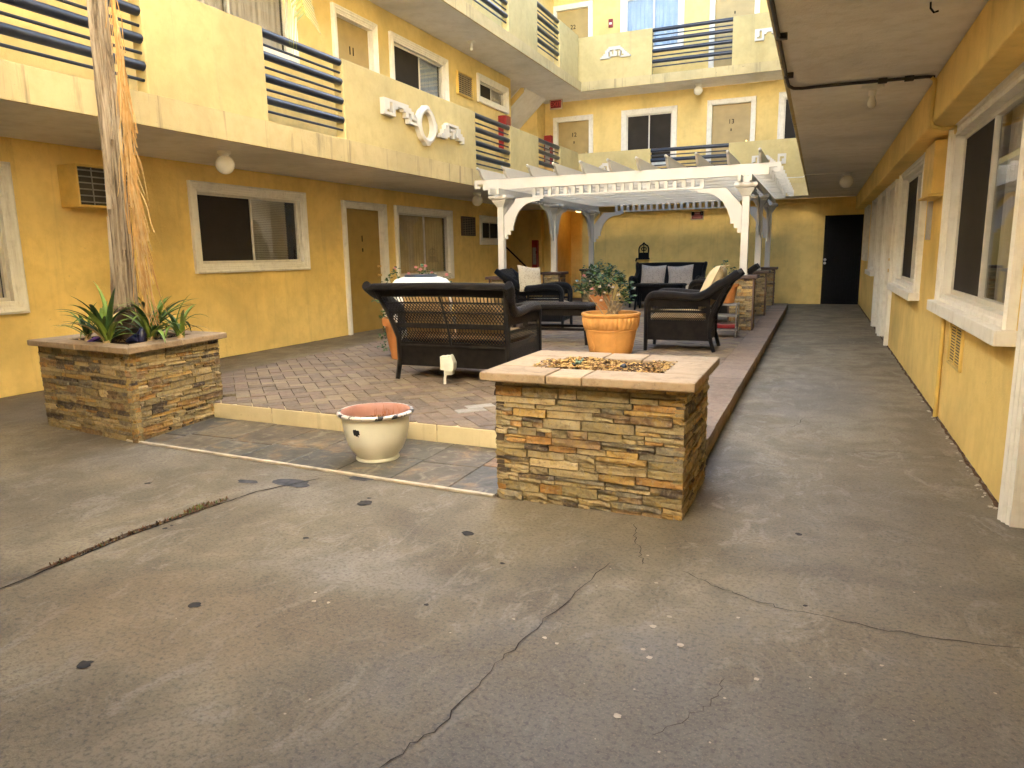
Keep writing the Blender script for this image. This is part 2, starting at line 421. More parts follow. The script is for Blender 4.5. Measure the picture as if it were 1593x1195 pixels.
ribbon([(-.45, 5.6), (-.3, 5.45), (-.1, 5.6), (-.05, 5.9)], .005, CRACK, 'crack')
ribbon([(-.3, 8.2), (.1, 8.05), (.5, 8.2)], .006, CRACK, 'crack')
ribbon([(-3.02, .4), (-2.99, 1.68), (-2.985, 2.27), (-2.94, 2.63), (-2.87, 3.01), (-2.68, 3.34)], .016, CRACK, 'expansion_joint', .004)
ribbon([(-3.00, 1.82), (-3.02, 2.27), (-2.95, 2.62), (-2.92, 2.78)], .034, JOINT, 'joint_dirt', .006, 12, .006)
for (xw, ya, yb, sd) in ((XR - .012, 3.96, 18.5, -1), (XL0 + .012, 3.2, 10.1, 1), (XL0 + .012, 11.45, 16.9, 1)):
    n_ = int((yb - ya) / .6); ribbon([(xw, ya + (yb - ya) * k / n_) for k in range(n_ + 1)], .028, JOINT, 'wall_base_dirt', .010, 9, .002)
def splat(cx, cy, r, mat, name, stretch=1., z=.003, seg=12):
    rr = random.Random(int(abs(cx * 917 + cy * 331) * 100)); a0 = rr.uniform(0, 6)
    mb = MB(); mb.v.append((cx, cy, z))
    for k in range(seg):
        t = 2 * math.pi * k / seg; q = r * rr.uniform(.72, 1.2)
        mb.v.append((cx + q * math.cos(t) * stretch, cy + q * math.sin(t), z))
    for k in range(seg): mb.f.append((0, 1 + k, 1 + (k + 1) % seg)); mb.mi.append(0)
    return mb.build(name, mat, ground, recalc=False)
for (cx, cy, r) in ((-2.18, 3.06, .036), (-1.47, 2.87, .028), (-2.13, 1.86, .022), (-2.15, 1.42, .023), (-2.16, 2.55, .014), (-2.2, 3.13, .012), (-1.18, 2.62, .010), (-2.9, 2.4, .012), (-2.9, 2.44, .008), (-3.6, 2.9, .018), (-1.30, 2.18, .010), (.02, 2.68, .008), (-.02, 3.4, .014)):
    splat(cx, cy, r, GUM, 'gum_spot', 1.15)
rr = random.Random(3)
for (cx, cy, r) in ((-.47, 2.33, .011), (-.43, 2.42, .009), (-.36, 2.24, .011), (-.47, 2.17, .008), (-.44, 2.13, .010), (-.80, 2.12, .008), (-.75, 2.10, .007), (-.46, 1.80, .011), (-.11, 2.13, .008), (-.53, 2.67, .007), (-.62, 2.92, .006), (-1.72, 2.05, .009), (-1.66, 2.06, .008), (-1.76, 2.11, .006), (-.95, 2.2, .006), (-.2, 2.5, .006), (.25, 2.35, .006)):
    splat(cx, cy, r, PAINTD, 'paint_drip', 1.1)
for k in range(34):
    splat(rr.uniform(-2.2, .6), rr.uniform(1.4, 3.2), rr.uniform(.002, .0045), PAINTD, 'paint_fleck', 1.1, .003, 7)
splat(-2.78, 3.20, .06, TAR, 'patch_stain', 2.2); splat(-3.06, 3.13, .035, TAR, 'patch_stain', 2.); splat(-2.45, 3.42, .045, TAR, 'patch_stain', 1.8)
mb = MB(); rr = random.Random(13)
for k in range(26):
    y = 4.1 + rr.random() ** 1.6 * 3.4; x = XR - .03 - abs(rr.gauss(0, .018)); q = rr.uniform(.003, .010)
    mb.obox((x, y, q * .3), (q * 1.6, q * 2, q * .6), Matrix.Rotation(rr.uniform(0, 3), 3, 'Z'))
stuff(mb.build('plaster_crumbs', simple('plaster_crumb', (.50, .45, .38), .9), ground))
# joint weeds
mb = MB(); rr = random.Random(11)
for k in range(420):
    t = rr.random(); x = -3.0 + .11 * max(0, t - .35) + rr.uniform(-.016, .016); y = 1.9 + t * .95
    if rr.random() < .25: x = -2.97 + rr.uniform(-.03, .02); y = rr.uniform(2.6, 2.75)
    hgt = rr.uniform(.004, .018); a = rr.uniform(0, 6.3); d = Vector((math.cos(a), math.sin(a), 0)) * rr.uniform(.004, .012)
    p = Vector((x, y, .004)); e = Vector((d.y, -d.x, 0)) * .5
    mb.quad(p - e, p + e, p + d + e * .4 + Vector((0, 0, hgt)), p + d - e * .4 + Vector((0, 0, hgt)), 0 if rr.random() < .62 else (1 if y > 2.5 or rr.random() < .3 else 2))
weeds = stuff(mb.build('joint_weeds', [simple('dead_weed', (.16, .075, .035), .9), simple('green_weed', (.10, .12, .03), .8), simple('dry_debris', (.05, .032, .02), .95)], None, recalc=False))
weeds['label'] = 'reddish dead weeds and debris filling the joint in the concrete'; weeds['category'] = 'weeds'

# ------------------------------------------------------------------ building helpers
WPROF = [(0, 0), (0, .045), (.022, .058), (.040, .046), (.062, .046), (.070, .036), (.092, .036), (.100, .024), (.125, .024), (.125, -.10)]
def wall_mesh(mb, fr, u0, u1, z0, z1, ops, inset=.09):
    us = sorted({u0, u1, *[min(max(q, u0), u1) for o in ops for q in (o[0] + inset, o[1] - inset)]})
    zs = sorted({z0, z1, *[min(max(q, z0), z1) for o in ops for q in (o[2] + (inset if o[2] > z0 + .02 else 0), o[3] - inset)]})
    for a, b in zip(us, us[1:]):
        for c, d in zip(zs, zs[1:]):
            um, zm = (a + b) / 2, (c + d) / 2
            if any(o[0] + inset < um < o[1] - inset and o[2] < zm < o[3] - inset and (zm > o[2] + inset or o[2] <= z0 + .02) for o in ops): continue
            mb.quad(fr(a, 0, c), fr(b, 0, c), fr(b, 0, d), fr(a, 0, d))
def curtain(mb, fr, u0, u1, n, z0, z1, folds, amp=.018, seed=0):
    rr = random.Random(seed); ph = [rr.uniform(0, 6) for _ in range(3)]
    def fn(a, b):
        u = u0 + (u1 - u0) * a
        nn = n + amp * (math.sin(a * folds * 6.283 + ph[0]) + .5 * math.sin(a * folds * 2.3 * 6.283 + ph[1])) * .6
        return fr(u, nn, z0 + (z1 - z0) * b)
    mb.grid(fn, max(24, int(folds * 10)), 1)
def window(wing, fr, u0, u1, z0, z1, left='dark', right='dark', split=.5, seed=0, sill=False, prof=WPROF, label=None):
    mb = MB(); mb.ring(fr, u0, u1, z0, z1, prof)
    if sill: mb.fbox(fr, u0 - .03, u1 + .03, 0, .10, z0 - .01, z0 + .07)
    wd = mb.build('window', TRIM, wing, bevel=.004 if sill else 0)
    if label: wd['label'] = label
    a, b, c, d = u0 + .125, u1 - .125, z0 + .125, z1 - .125
    mb = MB(); s = .035; n0, n1 = -.075, -.035; mid = a + (b - a) * split
    mb.fbox(fr, a, a + s, n0, n1, c, d); mb.fbox(fr, b - s, b, n0, n1, c, d)
    mb.fbox(fr, a + s, b - s, n0, n1, c, c + s); mb.fbox(fr, a + s, b - s, n0, n1, d - s, d)
    mb.fbox(fr, mid - .016, mid + .016, n0 + .012, n1 + .002, c + s, d - s)
    mb.build('frame', ALU, wd, bevel=.003)
    for k, (p, q, kind) in enumerate(((a + s, mid - .016, left), (mid + .016, b - s, right))):
        g = MB(); g.fbox(fr, p, q, -.058, -.052, c + s, d - s); g.build('pane', GLASS, wd)
        if kind == 'dark':
            g = MB(); g.fbox(fr, p, q, -.050, -.047, c + s, d - s); g.build('screen', SCREEN, wd)
        if kind in ('tan', 'grey', 'pale'):
            g = MB(); curtain(g, fr, p - .02, q + .02, -.13, c, d, (q - p) * 9, seed=seed + k)
            g.build('curtain', {'tan': CURT_TAN, 'grey': CURT_GREY, 'pale': CURT_SKYTINT}[kind], wd, smooth=60, recalc=False)
        if kind == 'blind':
            g = MB(); N = int((d - c) / .025)
            for i in range(N):
                z = c + .02 + i * .025
                g.quad(fr(p, -.115, z), fr(q - (q - p) * .18, -.115, z), fr(q - (q - p) * .18, -.095, z + .021), fr(p, -.095, z + .021))
            g.build('blind', BLIND, wd, recalc=False)
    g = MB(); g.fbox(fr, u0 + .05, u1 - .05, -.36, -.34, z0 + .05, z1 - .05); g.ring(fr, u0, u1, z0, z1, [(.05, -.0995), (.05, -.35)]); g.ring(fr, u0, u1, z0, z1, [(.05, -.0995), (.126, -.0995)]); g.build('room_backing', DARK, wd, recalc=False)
    return wd
DPROF = [(0, 0), (0, .045), (.02, .056), (.036, .046), (.056, .046), (.064, .034), (.086, .034), (.094, .024), (.115, .024), (.115, -.09)]
def door(wing, fr, u0, u1, z0, z1, mat, num=None, numsize=.13, handle=1, label=None):
    mb = MB(); mb.fbox(fr, u0 + .10, u1 - .10, -.10, -.075, z0 + .001, z1 - .10)
    dr = mb.build('door', mat, wing, bevel=.003)
    if label: dr['label'] = label
    mb = MB(); mb.ring(fr, u0, u1, z0, z1, DPROF, True); mb.build('door_frame', TRIM, dr)
    hu = u1 - .20 if handle > 0 else u0 + .20
    for zz, r in ((z0 + .98, .028), (z0 + 1.14, .022)):
        mb = MB(); mb.tube([fr(hu, -.076, zz), fr(hu, -.05, zz), fr(hu, -.045, zz), fr(hu, -.02, zz), fr(hu, -.012, zz)], [r, r * .8, r * .45, r, r * .8], 12)
        mb.build('handle', BRASS, dr, smooth=50)
    if num: text('door_number', num, numsize, fr, (u0 + u1) / 2, -.070, z0 + 1.62, BLACKM, dr)
    mb = MB(); mb.fbox(fr, (u0 + u1) / 2 - .012, (u0 + u1) / 2 + .012, -.074, -.066, z0 + 1.40, z0 + 1.46); mb.build('peephole', BLACKM, dr)
    return dr
def railing(wing, fr, u0, u1, zt, zb, n=-.075):
    rl = holder('railing', wing)
    for k in range(4):
        z = zt - .045 - k * .232
        mb = MB(); mb.tube([fr(u0 - .03, n, z), fr(u0 + .02, n, z), fr(u1 - .02, n, z), fr(u1 + .03, n, z)], [.043, .045, .045, .043], 12)
        mb.build('rail_tube', RAILM, rl, smooth=50)
        z -= .121
        mb = MB(); mb.tube([fr(u0 - .02, n, z), fr(u1 + .02, n, z)], .015, 8)
        mb.build('rail_rod', RAILM, rl, smooth=50)
    return rl
def panel(wing, fr, u0, u1, zb, zt, name='parapet_panel', n0=-.17, n1=-.025, mat=None):
    mb = MB(); mb.fbox(fr, u0, u1, n0, n1, zb, zt); return mb.build(name, mat or CREAM, wing, bevel=.012)

# ------------------------------------------------------------------ left wing
LW = thing('apartment_wing', 'left wing of the yellow stucco apartments with doors 1 and 11', 'building', (XL0, 8, 0), 'wings of the apartments around the court')
W0 = [(1.9, 4.75, .81, 2.27), (6.93, 9.17, 1.13, 2.29), (10.10, 11.42, 0, 2.24), (11.72, 13.99, .82, 2.25), (15.40, 16.7, 1.55, 2.22)]
mb = MB(); wall_mesh(mb, FL0, YN, 16.95, 0, Z1S, W0); mb.quad(FL0(16.95, 0, 0), FL0(16.95, -1.7, 0), FL0(16.95, -1.7, Z1S), FL0(16.95, 0, Z1S))
mb.build('wall', WALL, LW, recalc=False)
window(LW, FL0, *W0[0], 'tan', 'tan', .5, 1); window(LW, FL0, *W0[1], 'dark', 'blind', .5, 2)
door(LW, FL0, *W0[2], DOORY, '1', .15); window(LW, FL0, *W0[3], 'tan', 'tan', .52, 4); window(LW, FL0, *W0[4], 'dark', 'dark', .5, 5)
W1 = [(6.1, 8.43, 3.86, 4.95), (9.25, 10.41, Z1, 4.935), (10.79, 12.80, 3.86, 4.945), (14.11, 15.70, 4.44, 5.0)]
mb = MB(); wall_mesh(mb, FL1, YN, 15.92, Z1, Z2S, W1); mb.quad(FL1(15.92, 0, Z1), FL1(15.92, -1.9, Z1), FL1(15.92, -1.9, Z2S), FL1(15.92, 0, Z2S))
mb.build('wall', WALL2, LW, recalc=False)
window(LW, FL1, *W1[0], 'grey', 'grey', .5, 6); door(LW, FL1, *W1[1], DOORT, '11', .17, -1)
window(LW, FL1, *W1[2], 'dark', 'pale', .52, 8); window(LW, FL1, *W1[3], 'dark', 'grey', .5, 9)
mb = MB(); wall_mesh(mb, FL1, YN, YF, Z2, ZR, [(9.25, 10.41, Z2, 7.6)]); mb.build('wall', WALL2, LW, recalc=False)
door(LW, FL1, 9.25, 10.41, Z2, 7.6, DOORT)
# slabs: soffit body and the rendered fascia in front of it
for zs, zf in ((Z1S, Z1), (Z2S, Z2)):
    mb = MB(); mb.box(-9.2, XB - .03, YN, YB + .03, zs, zf - .02); mb.box(-9.2, XL1, YB + .03, YF + 2.6, zs, zf - .02)
    mb.build('balcony_slab', SOFF, LW)
    mb = MB(); mb.box(XB - .03, XB, YN, YB, zs - .006, zf); mb.build('balcony_fascia', FASC, LW, bevel=.006)
pan = [(5.03, 6.587), (8.007, 11.85), (13.41, 14.96), (16.355, YB - .17)]
for (zb, zt) in ((Z1, Z1P), (Z2, Z2P)):
    for a, b in [(-1.2, 2.2)] + pan: panel(LW, FBL, a, b, zb - .001, zt)
    for a, b in ((2.2, 5.03), (6.587, 8.007), (11.85, 13.41), (14.96, 16.355)): railing(LW, FBL, a, b, zt, zb)
mb = MB(); mb.box(-9.5, XB - .3, YN, YF + 2, ZR, ZR + .25); mb.build('roof_eave', SOFF, LW)
# stairwell at the corner
mb = MB()
mb.quad((-9.2, 18.3, Z1), (-6.98, 18.3, Z1), (-6.98, 18.3, Z2S), (-9.2, 18.3, Z2S)); mb.quad((-6.98, 18.3, Z1), (-6.98, YF, Z1), (-6.98, YF, Z2S), (-6.98, 18.3, Z2S))
mb.quad((-9.2, 15.9, 0), (-9.2, 20.6, 0), (-9.2, 20.6, Z2S), (-9.2, 15.9, Z2S))
mb.build('stairwell_wall', WALL2, LW, recalc=False)
mb = MB(); sl = lambda x: 5.22 + .9 * (x + 6.74)
mb.hexa([(-8.9, 16.90, sl(-8.9)), (-6.74, 16.90, 5.22), (-6.74, 18.29, 5.22), (-8.9, 18.29, sl(-8.9)), (-8.9, 16.90, sl(-8.9) + .2), (-6.74, 16.90, 5.42), (-6.74, 18.29, 5.42), (-8.9, 18.29, sl(-8.9) + .2)])
mb.build('stair_flight', SOFF, LW)
mb = MB(); mb.hexa([(-8.9, 16.86, sl(-8.9) - .03), (-6.78, 16.86, sl(-6.78) - .03), (-6.78, 16.90, sl(-6.78) - .03), (-8.9, 16.90, sl(-8.9) - .03), (-8.9, 16.86, sl(-8.9) + .13), (-6.78, 16.86, sl(-6.78) + .13), (-6.78, 16.90, sl(-6.78) + .13), (-8.9, 16.90, sl(-8.9) + .13)])
mb.build('stair_stringer', WALL2, LW)
mb = MB()
for x0, x1, y in ((-9.2, -7.36, 18.9), (-7.36, -7.11, 18.86), (-7.11, -6.79, 19.1)): mb.quad((x0, y, 0), (x1, y, 0), (x1, y, Z1S), (x0, y, Z1S))
mb.quad((-7.36, 18.9, 0), (-7.36, 18.86, 0), (-7.36, 18.86, Z1S), (-7.36, 18.9, Z1S)); mb.quad((-7.11, 18.86, 0), (-7.11, 19.1, 0), (-7.11, 19.1, Z1S), (-7.11, 18.86, Z1S))
mb.quad((-6.79, 19.1, 0), (-6.79, 20.5, 0), (-6.79, 20.5, Z1S), (-6.79, 19.1, Z1S)); mb.quad((-6.79, 20.5, 0), (-5.94, 20.5, 0), (-5.94, 20.5, Z1S), (-6.79, 20.5, Z1S))
mb.quad((-5.94, 20.5, 0), (-5.94, 18.9, 0), (-5.94, 18.9, Z1S), (-5.94, 20.5, Z1S))
mb.build('alcove_wall', WALL, LW, recalc=False)
mb = MB(); mb.tube([(-8.15, 18.80, 1.52), (-8.07, 18.80, 1.452), (-7.56, 18.80, .985), (-7.52, 18.80, .95)], .022, 8); mb.tube([(-7.75, 18.89, 1.10), (-7.75, 18.80, 1.13)], .012, 6)
mb.build('handrail', BLACKM, LW, smooth=50)
for k in range(7):
    mb = MB(); mb.box(-8.0 - .28 * k - .28, -8.0 - .28 * k, 17.2, 18.78, 0, .18 * (k + 1)); mb.build('stair_step', SOFF, LW)

# ------------------------------------------------------------------ far wing
BW = thing('apartment_wing', 'far apartment wing with black security door and doors 12, 13 and 22', 'building', (-3, YF, 0), 'wings of the apartments around the court')
mb = MB(); wall_mesh(mb, FF, -5.94, XR, 0, Z1S, [(-.02, .985, 0, 2.18)]); mb.build('wall', WALL, BW, recalc=False)
mb = MB(); mb.fbox(FF, -5.94, XR, 0, .035, 2.39, Z1S - .002); mb.build('wall_band', WALL, BW, bevel=.008)
mb = MB(); mb.fbox(FF, .06, .905, -.07, -.03, 0, 2.10); sd = mb.build('security_door', BLACKM, BW); sd['label'] = 'black metal security door at the end of the walkway'
mb = MB()
for a in (.07, .86): mb.fbox(FF, a, a + .045, -.03, -.012, .01, 2.09)
for z in (.01, 1.02, 2.045): mb.fbox(FF, .115, .86, -.03, -.014, z, z + .045)
mb.build('frame', BLACKM, sd)
for k in range(13):
    mb = MB(); u = .16 + k * .054; mb.fbox(FF, u, u + .012, -.03, -.018, .055, 1.02); mb.fbox(FF, u, u + .012, -.03, -.018, 1.065, 2.045); mb.build('bar', BLACKM, sd)
for z in (.98, 1.06):
    mb = MB(); mb.tube([FF(.115, -.012, z), FF(.115, .02, z), FF(.115, .03, z)], [.032, .03, .02], 12); mb.build('handle', simple('steel', (.6, .58, .55), .3, .5, 1.), sd, smooth=50)
B1 = [(-6.74, -5.64, Z1, 4.87), (-4.885, -3.465, 3.45, 4.89), (-2.735, -1.595, Z1, 4.935), (-1.09, .3, 3.45, 4.96)]
mb = MB(); wall_mesh(mb, FF, -7.0, XR, Z1, Z2S, B1); mb.build('wall', WALL2, BW, recalc=False)
door(BW, FF, *B1[0], DOORT, '12', .15); window(BW, FF, *B1[1], 'dark', 'dark', .5, 11); door(BW, FF, *B1[2], DOORT, '13', .15); window(BW, FF, *B1[3], 'dark', 'grey', .5, 12)
B2 = [(-6.76, -5.66, Z2, 7.62), (-4.93, -3.35, 6.2, 7.66), (-2.74, -1.60, Z2, 7.62)]
mb = MB(); wall_mesh(mb, FF, -7.0, XR, Z2, ZR, B2); mb.build('wall', WALL2, BW, recalc=False)
door(BW, FF, *B2[0], DOORT, '22', .15); window(BW, FF, *B2[1], 'pale', 'pale', .53, 13); door(BW, FF, *B2[2], DOORT)
for zs, zf in ((Z1S, Z1), (Z2S, Z2)):
    mb = MB(); mb.box(XL1, XR + .3, YB + .03, YF + 2.6, zs + .001, zf - .021); mb.build('balcony_slab', SOFF, BW)
    mb = MB(); mb.box(XB, XRB, YB, YB + .03, zs - .006, zf); mb.build('balcony_fascia', FASC, BW, bevel=.006)
for (zb, zt) in ((Z1, Z1P), (Z2, Z2P)):
    panel(BW, FBB, XB - .17, -3.91, zb - .001, zt); panel(BW, FBB, -2.085, XRB - .002, zb - .001, zt)
    railing(BW, FBB, -3.91, -2.085, zt, zb)
mb = MB(); mb.box(XB - .3, XRB + .2, YB + .35, YF + 2, ZR + .002, ZR + .252); mb.build('roof_eave', SOFF, BW)

# ------------------------------------------------------------------ right wing
RW = thing('apartment_wing', 'right wing of the yellow stucco apartments over the covered walkway', 'building', (XR, 8, 0), 'wings of the apartments around the court')
R0 = [(2.75, 3.96, 0, 2.24), (4.22, 6.60, .82, 2.25), (8.02, 10.40, .80, 2.245), (10.86, 12.12, 0, 2.24), (12.40, 13.62, 0, 2.24), (13.96, 15.52, .84, 2.27), (16.75, 18.02, 1.05, 2.24)]
mb = MB(); wall_mesh(mb, FR, YN, YF, 0, Z1S, R0); mb.build('wall', WALL, RW, recalc=False)
mb = MB(); mb.fbox(FR, YN, YF - .04, 0, .215, 2.19, Z1S - .003); mb.build('soffit_beam', WALL, RW, bevel=.012)
door(RW, FR, *R0[0], DOORY); window(RW, FR, *R0[1], 'grey', 'dark', .5, 21, True); window(RW, FR, *R0[2], 'grey', 'dark', .5, 22, True)
door(RW, FR, *R0[3], DOORY); door(RW, FR, *R0[4], DOORY); window(RW, FR, *R0[5], 'grey', 'dark', .5, 23, True); window(RW, FR, *R0[6], 'grey', 'dark', .5, 24)
for zs, zf in ((Z1S, Z1), (Z2S, Z2)):
    mb = MB(); mb.box(XRB + .03, 2.6, YN, YB + .03, zs + .002, zf - .022); mb.box(XR + .301, 2.6, YB + .03, YF + 1.6, zs + .002, zf - .022); mb.build('balcony_slab', SOFF, RW)
    mb = MB(); mb.box(XRB, XRB + .03, YN, YB, zs - .004, zf); mb.build('balcony_fascia', FASC, RW, bevel=.006)
FBR = frame((XRB, 0, 0), (0, 1, 0), (-1, 0, 0))
for (zb, zt) in ((Z1, Z1P), (Z2, Z2P)):
    for a, b in [(-1.2, 2.2)] + pan: panel(RW, FBR, a, b, zb - .001, zt)
    for a, b in ((2.2, 5.03), (6.587, 8.007), (11.85, 13.41), (14.96, 16.355)): railing(RW, FBR, a, b, zt, zb)
mb = MB(); wall_mesh(mb, FR, YN, YF, Z1, Z2S, []); wall_mesh(mb, FR, YN, YF, Z2, ZR, []); mb.build('wall', WALL2, RW, recalc=False)
mb = MB(); mb.box(XRB + .2, 3.0, YN, YF + 2, ZR + .004, ZR + .254); mb.build('roof_eave', SOFF, RW)
# ------------------------------------------------------------------ unseen near wing behind the viewpoint, shaped to bounce sunlight and shade the foreground
NW = thing('apartment_wing', 'unseen near wing of the apartments, shaped to bounce sunlight into the court', 'building', (-3, YN, 0), 'wings of the apartments around the court')
FN = frame((0, YN, 0), (1, 0, 0), (0, 1, 0)); YNB = 1.1; FNB = frame((0, YNB, 0), (1, 0, 0), (0, 1, 0)); FNU = frame((0, YNB - 1.3, 0), (1, 0, 0), (0, 1, 0))
PALE = stucco('pale_bounce_stucco', (.80, .75, .64), .15)  # paler than the other wings so the bounced sunlight stays neutral
mb = MB(); wall_mesh(mb, FN, -9.2, 2.6, 0, Z1S, [(-6.2, -4.9, 0, 2.24), (-4.4, -2.2, .8, 2.25)]); mb.build('wall', WALL, NW, recalc=False)
door(NW, FN, -6.2, -4.9, 0, 2.24, DOORY); window(NW, FN, -4.4, -2.2, .8, 2.25, 'grey', 'grey')
for (zs, zf, zt, zc) in ((Z1S, Z1, Z1P, Z2S), (Z2S, Z2, Z2P, 9.4)):
    mb = MB(); mb.box(XB + .001, XRB - .001, YN, YNB - .03, zs + .003, zf - .023); mb.build('balcony_slab', SOFF, NW)
    mb = MB(); mb.box(XB + .001, XRB - .001, YNB - .03, YNB, zs - .005, zf); mb.build('balcony_fascia', PALE, NW)
    panel(NW, FNB, XB + .001, XRB - .001, zf, zt, mat=PALE)
    mb = MB(); wall_mesh(mb, FNU, -9.2, 2.6, zf, zc, [(-5.4, -4.3, zf, zf + 2.14), (-3.6, -1.6, zf + .8, zf + 2.15)]); mb.build('wall', PALE, NW, recalc=False)
    door(NW, FNU, -5.4, -4.3, zf, zf + 2.14, DOORT); window(NW, FNU, -3.6, -1.6, zf + .8, zf + 2.15, 'grey', 'grey')

# ------------------------------------------------------------------ raised platform, slate apron
SXL, SXR = -5.65, -.585
plat = struct(bpy.data.objects.new('raised_platform', None)); COL.objects.link(plat); ORG[plat.name] = (0, 0, 0)
fy = lambda x: 4.385 + (x + 4.50) * (-.0435)           # front edge of the platform
mb = MB(); mb.prism([(SXL, 4.80), (-4.72, 4.80), (-4.72, fy(-4.72) + .05), (-1.3, fy(-1.3) + .05), (-.60, 4.30), (-.60, 17.3), (SXL, 17.3)], lambda a, b, d: (a, b, d), .005, PZ - .022)
mb.build('paver_bed', MORTAR, plat)
# painted riser, in separate poured lengths
xs = [-4.74, -3.95, -3.2, -2.42, -1.50]
for a, b in zip(xs, xs[1:]):
    mb = MB(); P = lambda x, d, z: (x, fy(x) + d, z)
    mb.hexa([P(a + .003, 0, 0), P(b - .003, 0, 0), P(b - .003, .11, 0), P(a + .003, .11, 0), P(a + .003, 0, PZ - .008), P(b - .003, 0, PZ - .008), P(b - .003, .11, PZ - .008), P(a + .003, .11, PZ - .008)])
    mb.build('riser', RISER, plat, bevel=.006)
# kerb course along the walkway
rr = random.Random(21); y = 4.22
KC = [(.25, .18, .13), (.23, .16, .115), (.275, .20, .145), (.21, .15, .105)]
km = MB(); km.box(-.5, .5, -.5, .5, -.5, .5); kme = km.mesh('kerb_paver', PAVE)
while y < 16.25:
    L = rr.choice((.31, .31, .46))
    o = inst('kerb_paver', kme, plat, (-.735 + rr.uniform(-.003, .003), y + L / 2, PZ - .025), (0, 0, rr.uniform(-.004, .004)), (.30, L - .006, .055), rr.choice(KC))
    md = o.modifiers.new('bevel', 'BEVEL'); md.width = .006; md.segments = 1
    y += L
y = 4.22
while y < 16.25:
    L = rr.choice((.22, .30, .26))
    o = inst('kerb_facing', kme, plat, (-.625 + rr.uniform(-.004, .002), y + L / 2, .043), None, (.06, L - .008, .086), rr.choice([(.22, .15, .075), (.26, .18, .09), (.18, .12, .065), (.30, .21, .11)]))
    y += L
# herringbone pavers, clipped to the field
PL, PW = .236, .118
A45 = Matrix.Rotation(rad(45), 2)
def clip(poly, xa, xb, ya, yb):
    def cut(P, ins, itx):
        out = []
        for i in range(len(P)):
            a, b = P[i - 1], P[i]
            if ins(b):
                if not ins(a): out.append(itx(a, b))
                out.append(b)
            elif ins(a): out.append(itx(a, b))
        return out
    for ax, v, sg in ((0, xa, 1), (0, xb, -1), (1, ya, 1), (1, yb, -1)):
        if not poly: return poly
        poly = cut(poly, lambda p: (p[ax] - v) * sg >= 0, lambda a, b: tuple(a[k] + (b[k] - a[k]) * (v - a[ax]) / (b[ax] - a[ax]) for k in (0, 1)))
    return poly
def paver_prism(mb, poly, z0, z1, bev=.006):
    n = len(poly); cx = sum(p[0] for p in poly) / n; cy = sum(p[1] for p in poly) / n
    def shr(p, d):
        v = Vector((p[0] - cx, p[1] - cy)); l = v.length; return (cx + v.x * (1 - d / l), cy + v.y * (1 - d / l))
    i = len(mb.v)
    mb.v += [(*p, z0) for p in poly] + [(*p, z1 - bev * .7) for p in poly] + [(*shr(p, bev), z1) for p in poly]
    for k in range(n):
        q = (k + 1) % n
        mb.f += [(i + k, i + q, i + n + q, i + n + k), (i + n + k, i + n + q, i + 2 * n + q, i + 2 * n + k)]; mb.mi += [0, 0]
    mb.f.append(tuple(range(i + 2 * n, i + 3 * n))); mb.mi.append(0)
PC = [(.235, .175, .115), (.20, .145, .10), (.26, .195, .12), (.18, .132, .095), (.225, .16, .112), (.28, .215, .135), (.21, .155, .115)]
base = {}
for hv in (0, 1):
    mb = MB(); hx, hy = ((PL / 2, PW / 2), (PW / 2, PL / 2))[hv]; hx -= .0025; hy -= .0025
    paver_prism(mb, [tuple(A45 @ Vector(p)) for p in ((-hx, -hy), (hx, -hy), (hx, hy), (-hx, hy))], -.05, 0)
    base[hv] = mb.mesh('paver', PAVE)
cells = []; rr = random.Random(5)
NX = 95
for i in range(-NX, NX):
    for j in range(-NX, NX):
        for hv in (0, 1):
            # unit herringbone: horizontal at (i*W + ..), vertical beside it
            if hv == 0: cx, cy = (i * 1 + j * 2 + 1.0) , (i * 1 - j * 2 + .5)
            else: cx, cy = (i * 1 + j * 2 + .5 - 0), (i * 1 - j * 2 + 2.0)
            p = A45 @ Vector((cx * PW, cy * PW)); x, y = p.x - 3.1, p.y + 10
            if not (SXL - .2 < x < -.7 and 4.2 < y < 17.4): continue
            hx, hy = ((PL / 2, PW / 2), (PW / 2, PL / 2))[hv]; hx -= .0025; hy -= .0025
            poly = [tuple(A45 @ Vector(q) + Vector((x, y))) for q in ((-hx, -hy), (hx, -hy), (hx, hy), (-hx, hy))]
            ya = fy(x) - .3
            cp = clip(poly, SXL, -.89, ya, 17.3)
            sd_ = lambda p: p[1] - fy(p[0]) - .006
            o_ = []
            for k_ in range(len(cp)):
                a_, b_ = cp[k_ - 1], cp[k_]; da, db = sd_(a_), sd_(b_)
                if da * db < 0: t_ = da / (da - db); o_.append((a_[0] + (b_[0] - a_[0]) * t_, a_[1] + (b_[1] - a_[1]) * t_))
                if db >= 0: o_.append(b_)
            cp = o_
            if len(cp) < 3: continue
            ar = abs(sum(cp[k - 1][0] * cp[k][1] - cp[k][0] * cp[k - 1][1] for k in range(len(cp)))) / 2
            if ar < .0012: continue
            if x < -4.68 and y < 4.75: continue
            full = abs(ar - 4 * hx * hy) < 1e-5
            hid = (x > -1.7 and y < 5.4 and x - (-1.75) > (y - 4.2) * -.45) or (-3.7 < x < -2.5 and 5.95 < y < 6.9)
            d = math.hypot(x, y) * (1 if not hid else 2.2) / math.sqrt(ar)
            cells.append((d, x, y, hv, full, cp))
cells.sort(key=lambda c: c[0])
rest = MB()
